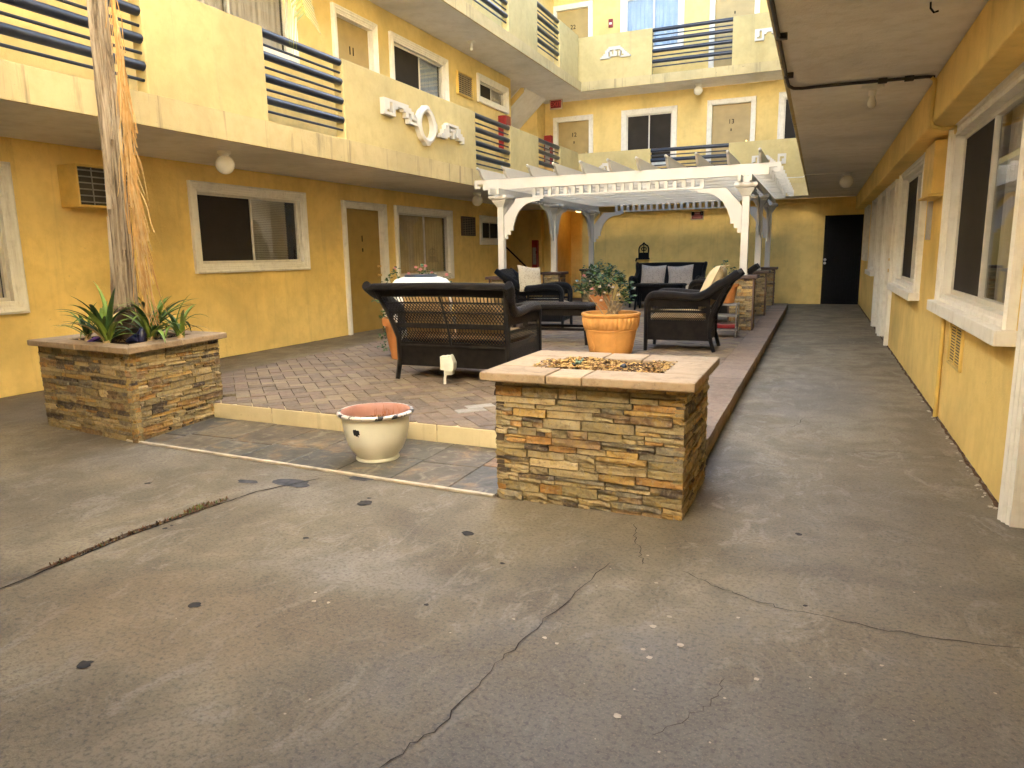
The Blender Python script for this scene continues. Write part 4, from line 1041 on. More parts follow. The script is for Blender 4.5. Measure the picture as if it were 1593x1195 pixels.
    if cushions:
        nc = cushions.get('n', 1); wc = (W - .06) / nc
        for k in range(nc):
            x = -W / 2 + .03 + wc * (k + .5)
            mb = pillow_mesh(wc * 1.02, D - .10, .135, .02, k); o = mb.build('seat_cushion', cushions['seat'], t, smooth=70); o.matrix_local = Matrix.Translation((x, .02, .395)) @ Matrix.Rotation(rad(90), 4, 'X')
            if cushions.get('back'):
                mb = pillow_mesh(wc * .97, .50, .17, .05, 5 + k); o = mb.build('back_cushion', cushions['back'], t, smooth=70)
                o.matrix_local = Matrix.Translation((x, ry + .075, .655)) @ Matrix.Rotation(rad(14), 4, 'X')
    return t
F0 = (0, 0, 0)
ls = thing('wicker_loveseat', 'dark brown wicker loveseat turned with its openwork back towards us', 'loveseat', (-3.115, 6.25, PZ), None, rad(-1.), True)
wicker_seat(ls, 1.15, WICK, .80, .665, .91, .24, .15, True, {'seat': CUSH_TAN, 'back': CUSH_TAN, 'n': 2})
GA = 'wicker armchairs on the platform'
a1 = thing('wicker_armchair', 'dark wicker armchair with tufted cream cushion in front of the right pier', 'armchair', (-1.50, 8.83, PZ), GA, rad(91.5), True)
wicker_seat(a1, .60, WICK, .78, .665, .92, .25, .06, True, {'seat': CUSH_TAN})
a2 = thing('wicker_armchair', 'dark wicker armchair holding a patterned pillow near the left pier', 'armchair', (-4.02, 10.72, PZ), GA, rad(-84), True)
wicker_seat(a2, .62, WICKB, .78, .665, .92, .25, .06, True, {'seat': CUSH_CREAM})
a3 = copy_tree(a1); a3['label'] = 'dark wicker armchair mostly hidden behind the right front pergola post'; a3.location = (-1.58, 12.45, PZ); a3.rotation_euler = (0, 0, rad(92))
sf = thing('wicker_loveseat', 'black wicker loveseat with two grey pillows against the far wall', 'loveseat', (-3.02, 15.62, PZ), None, rad(180), True)
wicker_seat(sf, 1.40, WICKB, .78, .62, .92, .12, .05, False, {'seat': CUSH_CREAM, 'n': 2})
def pillow(label, size, M4, fab, seed, group='loose pillows on the wicker seats'):
    mb = pillow_mesh(*size, seed=seed); o = mb.build('pillow', fab, None, smooth=70); o.matrix_world = M4; tag(o, label, 'pillow', group); return o
pillow('grey patterned pillow on the left of the far black loveseat', (.55, .47, .18), Matrix.Translation((-3.33, 15.74, .80)) @ Matrix.Rotation(rad(-14), 4, 'X') @ Matrix.Rotation(rad(2), 4, 'Y'), CUSH_GREY, 1)
pillow('grey patterned pillow on the right of the far black loveseat', (.55, .47, .18), Matrix.Translation((-2.74, 15.74, .79)) @ Matrix.Rotation(rad(-14), 4, 'X') @ Matrix.Rotation(rad(-3), 4, 'Y'), CUSH_GREY, 2)
pillow('cream patterned pillow standing in the left wicker armchair', (.44, .42, .15), Matrix.Translation((-4.16, 10.52, .92)) @ Matrix.Rotation(rad(58), 4, 'Z') @ Matrix.Rotation(rad(-16), 4, 'X') @ Matrix.Rotation(rad(6), 4, 'Y'), CUSH_CREAM, 3)
mb = pillow_mesh(.54, .56, .20, .03, 4)
bc = mb.build('cushion', CUSH_CREAM if False else simple('cream_canvas', (.60, .46, .27), .9, .15, 0, .12, 6, .4, 30), None, smooth=70)
bc.matrix_world = Matrix.Translation((-1.16, 8.84, .88)) @ Matrix.Rotation(rad(91.5), 4, 'Z') @ Matrix.Rotation(rad(24), 4, 'X'); tag(bc, 'tufted cream back cushion tied into the right wicker armchair', 'cushion')
for k, (x, z) in enumerate(((-.12, -.08), (.12, -.08), (-.12, .12), (.12, .12))):
    mb = MB(); mb.lathe([(.018, .07), (.016, .085), (.002, .09)], 8, (0, 0, 0)); o = mb.build('tuft_button', CUSH_TAN, None, smooth=60); o.parent = bc; o.matrix_local = Matrix.Translation((x, 0, z)) @ Matrix.Rotation(rad(-90), 4, 'X')
for dx in (-.2, .2):
    mb = MB(); mb.tube([(dx, -.02, .27), (dx + .03, -.05, .30), (dx + .06, -.03, .285), (dx + .04, -.01, .26), (dx - .02, -.04, .24)], .006, 6); o = mb.build('tie', CUSH_TAN, None, smooth=60); o.parent = bc

# coffee table, small black table
def table(t, W, D, H, mat, shelf=None, apron=.09):
    hw, hd = W / 2, D / 2
    mb = MB(); n = 10
    out = []
    for k in range(4 * n):
        a = 2 * math.pi * k / (4 * n); c, s_ = math.cos(a), math.sin(a); e = .22
        out.append((math.copysign(abs(c) ** e, c), math.copysign(abs(s_) ** e, s_)))
    for (sc, z) in ((.96, H - .055), (1, H - .045), (1.01, H - .022), (.985, H - .004), (.95, H)):
        mb.v += [(a * hw * sc, b * hd * sc, z) for a, b in out]
    N = 4 * n
    for j in range(4):
        for k in range(N): q = (k + 1) % N; mb.f.append((j * N + k, j * N + q, j * N + N + q, j * N + N + k)); mb.mi.append(0)
    mb.f.append(tuple(range(4 * N, 5 * N))); mb.f.append(tuple(range(N))[::-1]); mb.mi += [0, 0]
    mb.build('tabletop', mat, t, smooth=50)
    mb = MB()
    for s in (-1, 1):
        mb.box(-hw + .06, hw - .06, s * (hd - .05) - .012, s * (hd - .05) + .012, H - .055 - apron, H - .056); mb.box(s * (hw - .05) - .012, s * (hw - .05) + .012, -hd + .065, hd - .065, H - .055 - apron, H - .056)
    mb.build('apron', mat, t)
    for sx in (-1, 1):
        for sy in (-1, 1):
            mb = MB(); mb.tube([(sx * (hw - .02), sy * (hd - .02), 0), (sx * (hw - .045), sy * (hd - .045), .25), (sx * (hw - .055), sy * (hd - .055), H - .05)], [.022, .024, .028], 8); mb.build('leg', mat, t, smooth=50)
    if shelf:
        for s in (-1, 1):
            mb = MB(); mb.box(-hw + .05, hw - .05, s * (hd - .05) - .016, s * (hd - .05) + .016, shelf - .035, shelf); mb.build('stretcher', mat, t, bevel=.004)
ct = thing('coffee_table', 'dark wicker coffee table with rolled edge behind the terracotta pot', 'table', (-3.22, 9.02, PZ), None, rad(2), True); table(ct, 1.06, .56, .52, WICK, .215)
bt = thing('side_table', 'small black table standing before the far black loveseat', 'table', (-2.97, 14.78, PZ), None, 0, True); table(bt, 1.0, .5, .53, WICKB, None, .12)

# ------------------------------------------------------------------ pots and plants
def lathe_thing(name, label, cat, loc, prof, mat, group=None, seg=48, fn=None, part='body', bevel=0):
    t = thing(name, label, cat, loc, group, 0, True); mb = MB(); mb.lathe(prof, seg, (0, 0, 0), fn); mb.build(part, mat, t, smooth=40); return t
tp = thing('terracotta_pot', 'big bright terracotta pot with fluted rim band, in the middle of the platform', 'pot', (-2.222, 8.19, PZ), 'terracotta pots on the platform', 0, True)
mb = MB(); mb.lathe([(.245, 0), (.250, .012), (.268, .10), (.290, .22), (.299, .268)], 64); mb.lathe([(.299, .268), (.310, .272), (.311, .285), (.303, .290)], 64, capb=False)
mb.build('body', TERRA, tp, smooth=45)
mb = MB(); mb.lathe([(.303, .290), (.306, .30), (.318, .36), (.326, .42), (.322, .435)], 288, fn=lambda r_, z, t: r_ + (.014 * abs(math.sin(t * 18)) ** .7 if .295 < z < .43 else 0), capb=False); mb.build('fluted_band', TERRA, tp, smooth=60)
mb = MB(); mb.lathe([(.322, .435), (.340, .440), (.348, .458), (.344, .474), (.330, .480), (.312, .476), (.306, .450), (.30, .42)], 64, capb=False); mb.build('rim', TERRA, tp, smooth=50)
mb = MB(); mb.lathe([(.302, .425), (.2, .435), (.002, .445)], 24, capb=False); mb.build('soil', SOIL, tp, smooth=40)
r = random.Random(77)
for ang in (-122, -62, -2, 58, 118, 178):
    mb = MB(); a = rad(ang)
    for k in range(22):
        zz = .225 - k * .0085; rr_ = .290 - (.225 - zz) * .19; da = a + .028 * math.sin(k * .55) + r.uniform(-.02, .02); q = r.uniform(.008, .014)
        c = Vector((rr_ * math.cos(da), rr_ * math.sin(da), zz)); nrm = Vector((math.cos(da), math.sin(da), 0)); tn = Vector((-nrm.y, nrm.x, 0))
        mb.obox(c, (q * 1.5, q * 1.3, q), Matrix((tn, nrm, (0, 0, 1))).transposed())
    stuff(mb.build('relief_garland', TERRA, tp))
def leafy(mb, centers, n, size, r, nmat=2, droop=.2):
    for (c, rad_) in centers:
        for k in range(int(n)):
            d = Vector((r.gauss(0, 1), r.gauss(0, 1), r.gauss(0, 1))); d = d.normalized() * rad_ * r.random() ** .45
            p = Vector(c) + d; a = Vector((r.gauss(0, 1), r.gauss(0, 1), r.gauss(0, .5) - droop)).normalized(); s = size * r.uniform(.6, 1.25)
            sd = a.cross(Vector((r.gauss(0, .4), r.gauss(0, .4), 1))).normalized() * s * .36; up = sd.cross(a).normalized() * s * .10
            i = len(mb.v); mb.v += [tuple(p), tuple(p + a * s * .45 + sd + up), tuple(p + a * s), tuple(p + a * s * .45 - sd + up), tuple(p + a * s * .5)]
            mi = r.randrange(nmat); mb.f += [(i, i + 1, i + 2, i + 4), (i, i + 4, i + 2, i + 3)]; mb.mi += [mi, mi]
LEAF = [simple('rose_leaf', (.035, .075, .024), .5, .4, 0, .3, 20), simple('rose_leaf_light', (.075, .13, .035), .5, .4, 0, .3, 20), simple('rose_leaf_dark', (.022, .05, .024), .45, .5, 0, .3, 20)]
STEMM = simple('woody_stem', (.34, .24, .13), .8, .2, 0, .3, 20); GSTEM = simple('green_stem', (.12, .15, .04), .7, .2, 0, .2, 20)
PETAL = simple('pink_petal', (.72, .34, .33), .6, .3, 0, .15, 30); PETALW = simple('pale_petal', (.78, .66, .55), .6, .3, 0, .1, 30)
def flower(parent, p, s, mat, r):
    mb = MB()
    for ring_, (n, rr_, up) in enumerate(((5, .5, .35), (6, .95, .1), (3, .22, .55))):
        for k in range(n):
            a = 6.283 * k / n + ring_ * .5 + r.uniform(-.2, .2); d = Vector((math.cos(a), math.sin(a), 0)); e = Vector((-d.y, d.x, 0)) * s * .38
            b = Vector(p) + d * s * rr_ * .25 + Vector((0, 0, 0)); c = Vector(p) + d * s * rr_ * .75 + Vector((0, 0, up * s)); 
            mb.quad(b - e * .6, b + e * .6, c + e, c - e); mb.quad(c - e, c + e, c + e * .6 + d * s * .2 + Vector((0, 0, up * s * .35)), c - e * .6 + d * s * .2 + Vector((0, 0, up * s * .35)))
    return mb.build('flower', mat, parent, recalc=False)
def stem(mb, a, b, r, rad_=.006, bend=.06, seg=6):
    a, b = Vector(a), Vector(b); o = Vector((r.uniform(-1, 1), r.uniform(-1, 1), r.uniform(-.3, .3))) * bend
    mb.tube([a, a * .65 + b * .35 + o, a * .3 + b * .7 + o * .7, b], [rad_, rad_ * .85, rad_ * .7, rad_ * .45], seg)
rb = thing('rose_bush', 'dark leaved rose bush with bare twigs growing from the big terracotta pot', 'plant', (-2.222, 8.19, PZ + .44), 'rose bushes in terracotta pots', 0, True)
r = random.Random(5); cl = []
mb = MB()
for (x, y, z) in ((-.30, .1, .44), (-.18, -.1, .50), (-.02, .05, .52), (.10, -.08, .42), (.17, .05, .33), (-.36, -.05, .34), (-.05, -.12, .38), (.03, .15, .46), (-.22, .15, .40), (.19, -.05, .22), (-.12, 0, .30)):
    stem(mb, (r.uniform(-.08, .08), r.uniform(-.08, .08), 0), (x, y, z), r, .0075, .05); cl.append(((x, y, z), .085))
for k in range(16): stem(mb, (r.uniform(-.07, .07), r.uniform(-.07, .07), 0), (r.uniform(-.22, .2), r.uniform(-.18, .18), r.uniform(.12, .34)), r, .005, .05, 5)
mb.build('stems', STEMM, rb, smooth=60)
mb = MB(); leafy(mb, cl, 78, .05, r, 3); stuff(mb.build('foliage', LEAF, rb, recalc=False))
for p in ((-.20, -.18, .40), (.02, -.17, .35), (.07, -.18, .33), (-.02, -.2, .27), (-.28, -.16, .46), (-.17, -.2, .31), (.13, -.16, .24), (-.06, -.21, .18), (-.08, -.2, .335)): flower(rb, p, r.uniform(.024, .036), PETAL if r.random() < .6 else PETALW, r)

tp2 = thing('terracotta_pot', 'weathered terracotta pot behind the left end of the near loveseat', 'pot', (-4.37, 7.15, PZ), 'terracotta pots on the platform', 0, True)
mb = MB(); mb.lathe([(.19, 0), (.20, .04), (.195, .055), (.215, .14), (.24, .30), (.252, .38)], 40); mb.build('body', TERRA2, tp2, smooth=45)
mb = MB(); mb.lathe([(.252, .38), (.278, .385), (.285, .44), (.278, .47), (.255, .47), (.25, .40)], 40, capb=False); mb.build('rim', TERRA2, tp2, smooth=45)
mb = MB(); mb.lathe([(.25, .42), (.002, .43)], 24, capb=False); mb.build('soil', SOIL, tp2)
rb2 = thing('rose_bush', 'straggling rose bush with pink blooms rising behind the near loveseat', 'plant', (-4.37, 7.15, PZ + .43), 'rose bushes in terracotta pots', 0, True)
r = random.Random(15); mb = MB(); cl = []; FL = []
for (x, y, z, f) in ((-.28, .1, .50, 0), (-.16, .05, .58, 1), (-.36, -.05, .30, 1), (-.30, 0, .12, 1), (.14, .1, .56, 1), (.02, .05, .50, 1), (.21, .12, .60, 1), (.30, .1, .53, 1), (.05, .2, .44, 0), (-.20, -.1, .02, 0), (-.30, -.05, -.12, 0), (-.26, -.08, -.26, 0), (.26, .05, .46, 0), (-.22, .1, .40, 0), (.48, .12, .50, 1), (-.05, .1, .42, 0)):
    stem(mb, (r.uniform(-.06, .06), r.uniform(-.06, .06), 0), (x, y, z), r, .0045, .07, 5); cl.append(((x, y, z - .04), .07))
    if f: FL.append((x, y, z + .01))
mb.build('stems', GSTEM, rb2, smooth=60)
mb = MB(); leafy(mb, cl, 24, .045, r, 2); stuff(mb.build('foliage', LEAF, rb2, recalc=False))
for p in FL: flower(rb2, p, r.uniform(.028, .04), PETAL if r.random() < .7 else PETALW, r)
for p in ((.165, .08, .575), (.12, .05, .60), (.04, .02, .53)): flower(rb2, p, .034, PETAL, r)
# white urn with a dark mouth
ur = thing('ceramic_urn', 'bright white rounded urn with dark mouth showing above the near loveseat', 'urn', (-4.06, 6.98, PZ), None, 0, True); ur.scale = (1.05, 1.05, 1.055)
mb = MB(); mb.lathe([(.20, 0), (.22, .03), (.25, .2), (.30, .45), (.335, .66), (.338, .75), (.318, .815), (.27, .865), (.20, .888), (.16, .89)], 40); mb.build('body', simple('white_glaze', (.86, .85, .82), .3, .5, 0, .03, 4), ur, smooth=60)
mb = MB(); mb.lathe([(.165, .885), (.175, .90), (.165, .915), (.13, .91), (.12, .85), (.002, .84)], 32, capb=False); mb.build('mouth', simple('dark_navy_glaze', (.02, .03, .045), .35, .5), ur, smooth=50)
# small plants in the back
def potplant(label, plabel, loc, rp, hp, cl, nl, seed, fl=(), size=.05):
    t = thing('terracotta_pot', plabel, 'pot', loc, 'terracotta pots on the platform', 0, True)
    mb = MB(); mb.lathe([(rp * .7, 0), (rp * .85, hp * .5), (rp * .95, hp * .85), (rp * 1.05, hp * .86), (rp * 1.06, hp), (rp * .93, hp), (rp * .9, hp * .88)], 32); mb.build('body', TERRA2, t, smooth=45)
    mb = MB(); mb.lathe([(rp * .92, hp * .92), (.002, hp * .93)], 20, capb=False); mb.build('soil', SOIL, t)
    p = thing('rose_bush', label, 'plant', (loc[0], loc[1], loc[2] + hp * .92), 'rose bushes in terracotta pots', 0, True); r = random.Random(seed)
    mb = MB()
    for (c, q) in cl: stem(mb, (r.uniform(-.04, .04), r.uniform(-.04, .04), 0), c, r, .006, .05, 5)
    mb.build('stems', STEMM, p, smooth=60); mb = MB(); leafy(mb, cl, nl, size, r, 3); stuff(mb.build('foliage', LEAF, p, recalc=False))
    for f in fl: flower(p, f, .03, PETALW if r.random() < .5 else PETAL, r)
potplant('dark rose bush in the left rear pot, behind the main rose bush', 'terracotta pot half hidden left of the main rose bush', (-3.62, 12.6, PZ), .2, .42, [((-.25, 0, .42), .15), ((0, .05, .50), .16), ((-.1, -.05, .30), .14), ((.12, 0, .36), .13), ((-.28, 0, .12), .12), ((.16, -.1, .15), .10)], 80, 3, [(-.05, -.2, .2), (.1, -.2, .0), (-.2, -.2, .35)], .06)
potplant('sparse twiggy plant poking above the right wicker armchair', 'round terracotta pot beside the right front pier', (-1.17, 10.25, .60), .17, .26, [((-.02, 0, .30), .06), ((.06, .02, .20), .05), ((-.12, 0, .24), .05)], 14, 9)
st = thing('plant_stand', 'grey metal plant stand with a red tray beside the right front pier', 'plant stand', (-1.17, 10.25, PZ), None, 0, True)
for sx in (-1, 1):
    for sy in (-1, 1):
        mb = MB(); mb.tube([(sx * .17, sy * .15, 0), (sx * .17, sy * .15, .46)], .011, 6); mb.build('leg', GREYM, st, smooth=50)
for z, mt, nm in ((.45, GREYM, 'shelf'), (.30, GREYM, 'shelf')):
    mb = MB(); mb.box(-.185, .185, -.165, .165, z - .02, z); mb.build(nm, mt, st, bevel=.004)
mb = MB(); mb.box(-.16, .16, -.14, .14, .12, .18); o = mb.build('tray', REDP, st, bevel=.008)
mb = MB(); mb.box(-.185, .185, -.165, .165, .09, .115); mb.build('shelf', GREYM, st)

# white enamel pot on the slate
wp = thing('enamel_pot', 'chipped cream enamel pot with pink inside standing on the slate tiles', 'pot', (-2.585, 3.80, .012), None, 0, True); wp.scale = (.845, .845, 1.0)
ENAM = simple('cream_enamel', (.82, .79, .65), .32, .5, 0, .05, 6)
mb = MB(); mb.lathe([(.158, 0), (.166, .006), (.164, .018), (.156, .024), (.160, .03), (.196, .07), (.226, .125), (.246, .20), (.255, .265), (.256, .295)], 64); mb.build('body', ENAM, wp, smooth=50)
def rimmat():
    b = NB('chipped_rim'); n = b.noise(b.obj(), 13, 4, .7)
    return b.done(b.ramp(n, [(.50, (.72, .66, .60)), (.53, (.02, .016, .014))]), .4, .45)
mb = MB(); mb.lathe([(.256, .293), (.285, .301), (.291, .310), (.287, .319), (.262, .322)], 64, fn=lambda r_, z, t: r_ + .002 * math.sin(5 * t), capb=False); mb.build('rim', rimmat(), wp, smooth=60)
mb = MB(); mb.lathe([(.262, .322), (.250, .312), (.246, .27), (.242, .20)], 64, capb=False); mb.build('lining', simple('pink_enamel', (.50, .25, .19), .4, .4, 0, .15, 9), wp, smooth=60)
mb = MB(); mb.lathe([(.244, .215), (.15, .228), (.002, .225)], 24, capb=False); mb.build('soil', SOIL, wp)
mb = MB(); r = random.Random(3)
for k in range(520):
    a, q = r.uniform(0, 6.28), .235 * r.random() ** .5; p = Vector((q * math.cos(a), q * math.sin(a), .228 + (.028 * (1 - q / .24)) + r.uniform(0, .012))); d = Vector((r.gauss(0, 1), r.gauss(0, 1), r.gauss(0, .5))).normalized() * r.uniform(.006, .016); e = d.cross(Vector((r.gauss(0, 1), r.gauss(0, 1), 1))).normalized() * .005
    mb.quad(p - d - e, p + d - e, p + d + e, p - d + e, r.choice((0, 1, 1, 2, 2)))
stuff(mb.build('dry_litter', CHIP, wp, recalc=False))
mb = MB()
for k in range(26):
    p = Vector((r.uniform(-.02, .14), r.uniform(-.05, .18), .24)); mb.tube([p, p + Vector((r.uniform(-.03, .03), r.uniform(-.03, .03), r.uniform(.04, .10)))], .0018, 4)
stuff(mb.build('dead_stems', simple('rust_stem', (.42, .16, .07), .9), wp, recalc=False))
# enamel chip: dark iron patch sitting on the curved wall
mb = MB(); r = random.Random(12); a0 = rad(-92); z0 = .215
def onpot(a, z): rr_ = .2265 + (z - .125) * (.0205 / .075) if z < .2 else .247 + (z - .2) * (.009 / .065); return ((rr_ + .0012) * math.cos(a), (rr_ + .0012) * math.sin(a), z)
mb.v.append(onpot(a0, z0)); N = 18
for k in range(N):
    t = 6.283 * k / N; q = r.uniform(.6, 1.15); mb.v.append(onpot(a0 + .125 * q * math.cos(t), z0 + .030 * q * math.sin(t)))
for k in range(N): mb.f.append((0, 1 + k, 1 + (k + 1) % N)); mb.mi.append(0)
mb.build('enamel_chip', simple('bare_iron', (.012, .011, .010), .6), wp, recalc=False)

# ------------------------------------------------------------------ palm and strappy plants
def trunk_mat():
    b = NB('palm_trunk_bark'); v = b.obj()
    n = b.noise(b.mapv(v, (16, 16, 1.3)), 1.6, 6, .7, .8); m2 = b.noise(b.mapv(v, (5, 5, 1.1)), 1.3, 4, .6)
    z = b.n('ShaderNodeSeparateXYZ', i0=v).outputs[2]
    c = b.ramp(n, [(.34, (.045, .032, .022)), (.44, (.20, .15, .10)), (.56, (.33, .265, .19)), (.70, (.42, .36, .275))])
    c = b.mix(b.ramp(m2, [(.55, 0.), (.75, .6)]), c, (.30, .18, .09))
    low = b.math('ADD', z, b.math('MULTIPLY', b.math('SUBTRACT', n, .5), .25))
    c = b.mix(b.ramp(low, [(.26, .9), (.30, 0.)]), c, (.065, .040, .028))
    return b.done(c, .8, .25, 0, b.bump(b.math('ADD', n, b.math('MULTIPLY', b.noise(v, 40, 4), .3)), .8, .02))
px, py = -4.985, 3.98
pm = thing('palm_tree', 'slender palm with pale split trunk and a dry hanging frond in the stone planter', 'palm tree', (px, py, .69), None, 0, True)
r = random.Random(2); prof = []
for k in range(70):
    z = k * .075 - .03
    rr_ = (.080 - .021 * min(1, z / 2.6)) if z > .27 else .082 + .012 * math.sin(min(1, (z + .03) / .3) * 3.0)
    prof.append((max(.052, rr_), z))
mb = MB()
i0 = 0; seg = 40
for (q, z) in prof:
    for j in range(seg):
        t = 6.2832 * j / seg
        rib = .0045 * math.sin(7 * t + 1.2 * z + 2 * math.sin(z * .9)) + .006 * math.sin(17 * t + 2.1 * z) + .004 * math.sin(3 * t - 2 * z) + r.uniform(-.002, .002)
        if z < .26: rib *= .3
        mb.v.append(((q + rib) * math.cos(t) + .035 * math.sin(z * .9) + z * .02, (q + rib) * math.sin(t), z))
for k in range(len(prof) - 1):
    for j in range(seg):
        a, b2 = k * seg + j, k * seg + (j + 1) % seg; mb.f.append((a, b2, b2 + seg, a + seg)); mb.mi.append(0)
TRK = trunk_mat(); tk = mb.build('trunk', TRK, pm, smooth=50)
for (ang, z0, z1, wd) in ((-60, .30, 1.25, .042), (-15, .7, 2.0, .04), (-95, 1.0, 2.3, .038), (-40, 1.5, 2.6, .036), (20, .3, 1.1, .042), (-120, .35, .95, .042), (10, 1.4, 2.55, .034)):
    mb = MB(); prev = None; n = 12
    for k in range(n + 1):
        t = k / n; z = z0 + (z1 - z0) * t; q = .079 - .021 * min(1, z / 2.6) + .001 + .012 * (1 - t) ** 3; a = rad(ang) + .10 * math.sin(z * 2 + ang); w2 = wd * (1 - .65 * t) / q / 2
        P = lambda aa, qq: Vector((qq * math.cos(aa) + .035 * math.sin(z * .9) + z * .02, qq * math.sin(aa), z))
        cur = (P(a - w2, q - .012), P(a, q + .010), P(a + w2, q - .012))
        if prev: mb.quad(prev[0], prev[1], cur[1], cur[0]); mb.quad(prev[1], prev[2], cur[2], cur[1])
        prev = cur
    mb.build('leaf_base_strip', TRK, pm, smooth=60, recalc=False)
# dry frond hanging beside the trunk
DRY = [simple('dry_frond', (.36, .20, .065), .75, .25, 0, .3, 12), simple('dry_frond_pale', (.42, .28, .125), .8, .2, 0, .25, 12)]
mb = MB(); r = random.Random(19)
rach = lambda t: Vector((.262 - .05 * t + .02 * math.sin(3 * t) + (.14 * max(0, t - .55) ** 1.6 * 2.2), -.02 - .02 * t, 2.75 - 2.62 * t))
mb.tube([rach(k / 20) for k in range(21)], [.016 - .012 * k / 20 for k in range(21)], 6)
dr = mb.build('dry_rachis', DRY[0], pm, smooth=60)
mb = MB()
for k in range(170):
    t0 = r.random() ** .8 * .86; L = r.uniform(.35, .85); sp = r.gauss(0, 1) * (.020 + .040 * t0); sy = r.gauss(0, .03)
    P = []
    for j in range(6):
        q = j / 5; t = min(1.0, t0 + L * q / 2.62); b0 = rach(t); e = q ** .7
        P.append(b0 + Vector((sp * e * 1.3 + .012 * math.sin(9 * q + k), sy * e, 0)) + Vector((.06 * e * t0, 0, 0)))
    w2 = r.uniform(.0018, .0040); mi = 0 if r.random() < .55 else 1
    for a, b in zip(P, P[1:]): mb.quad(a + Vector((-w2, 0, 0)), a + Vector((w2, w2, 0)), b + Vector((w2, w2, 0)), b + Vector((-w2, 0, 0)), mi)
stuff(mb.build('dry_leaflets', DRY, pm, recalc=False))
GR = [simple('palm_leaf', (.20, .22, .03), .5, .4, 0, .3, 8), simple('palm_leaf_yellow', (.34, .27, .05), .55, .4, 0, .3, 8)]
def frond(a, L, rise, drop, seed, wid=.42):
    r = random.Random(seed); mb = MB(); d = Vector((math.cos(a), math.sin(a), 0)); top = Vector((.06, 0, 5.05))
    cv = lambda t: top + d * (L * (t - .12 * t * t)) + Vector((0, 0, rise * math.sin(min(1, t * 1.3) * 1.9) - drop * t * t))
    mb.tube([cv(k / 14) for k in range(15)], [.022 - .018 * k / 14 for k in range(15)], 6)
    for k in range(190):
        t = .12 + .88 * k / 190
        for s in (-1, 1):
            p = cv(t); f = (cv(min(1, t + .02)) - cv(t - .02)).normalized(); sd = f.cross(Vector((0, 0, 1))).normalized() * s
            l = wid * max(.62, math.sin(math.pi * min(1, .12 + t * .88))) ** .5 * r.uniform(.85, 1.1); q1 = p + (sd * .75 + f * .5 + Vector((0, 0, -.1))) * l * .5; q2 = q1 + (sd * .35 + f * .45 + Vector((0, 0, -.95))) * l * .55
            e = f * .010; mi = 1 if r.random() < .35 else 0
            mb.quad(p - e, p + e, q1 + e * .8, q1 - e * .8, mi); mb.quad(q1 - e * .8, q1 + e * .8, q2 + e * .15, q2 - e * .15, mi)
    return mb.build('frond', GR, pm, recalc=False)
for k, (a, L, rise, drop) in enumerate(((2, 2.05, .33, 3.22), (75, 1.9, .6, 1.3), (140, 1.9, .5, 1.8), (205, 1.8, .6, 1.2), (262, 1.9, .6, 1.5), (320, 1.7, .7, 1.0))): frond(rad(a), L, rise, drop, 50 + k)
SL = simple('strap_leaf', (.15, .23, .035), .42, .45, 0, .25, 9); SL2 = simple('strap_leaf_dark', (.04, .085, .025), .42, .45, 0, .25, 9); SLD = simple('strap_leaf_dry', (.48, .36, .18), .8, .2, 0, .25, 9)
blades = {}
def blade(L, lean, curl, seed):
    mb = MB(); n = 9; prev = None; pos = Vector((0, 0, 0)); ang = lean
    for k in range(n + 1):
        t = k / n; w2 = .5 * .042 * (1.05 - t ** 2.2) * min(1, .55 + t * 2); d = Vector((math.sin(ang), 0, math.cos(ang))); nrm = Vector((-math.cos(ang), 0, math.sin(ang)))
        cur = (pos + Vector((0, -w2, 0)) + nrm * w2 * .35, pos, pos + Vector((0, w2, 0)) + nrm * w2 * .35)
        if prev: mb.quad(prev[0], prev[1], cur[1], cur[0]); mb.quad(prev[1], prev[2], cur[2], cur[1])
        prev = cur; pos = pos + d * L / n; ang += curl / n * (1 + t * 1.5)
    return mb
for k, (L, le, cu) in enumerate(((.42, .25, .9), (.46, .5, .7), (.38, .15, 1.5), (.42, .7, .8), (.34, .35, 1.9), (.45, .1, .6), (.38, .9, 1.0))):
    for mi, m_ in enumerate((SL, SL2, SLD)): blades[k, mi] = blade(L, le, cu, k).mesh('leaf', m_, 60, False)
r = random.Random(23)
for (x, y, n, sc, lab) in ((-5.17, 3.78, 12, .72, 'small bulb plant with drooping green leaves at the left end of the palm planter'), (-4.89, 3.72, 26, 1.08, 'bushy strap leaved plant in front of the palm trunk'), (-4.93, 4.20, 22, 1.1, 'strap leaved plant with dark leaves behind the palm trunk'), (-4.68, 3.93, 24, 1.05, 'strap leaved plant under the dry palm frond'), (-4.60, 4.14, 15, .85, 'strap leaved plant at the right rear corner of the palm planter')):
    t = thing('strappy_plant', lab, 'plant', (x, y, .695), 'strap leaved plants under the palm', 0, True)
    mb = MB(); mb.lathe([(.022, -.01), (.028, .015), (.020, .045), (.012, .06)], 10); mb.build('bulb', simple('pale_bulb', (.50, .36, .18), .8), t, smooth=60)
    for k in range(n):
        mi = 0 if r.random() < .62 else (1 if r.random() < .9 else 2)
        o = inst('leaf', blades[r.randrange(7), mi], t, (r.uniform(-.02, .02), r.uniform(-.02, .02), r.uniform(.0, .03)), (r.uniform(-.15, .15), r.uniform(-.1, .1), 6.283 * k / n + r.uniform(-.3, .3)), (sc * r.uniform(.75, 1.1),) * 3)
mb = MB(); r = random.Random(4)
mb.tube([(-4.70, 3.86, .70), (-4.695, 3.87, .76), (-4.69, 3.88, .80), (-4.67, 3.885, .785)], [.028, .036, .022, .008], 8); mb.tube([(-4.83, 3.85, .70), (-4.76, 3.86, .725), (-4.70, 3.87, .71)], [.02, .035, .02], 8)
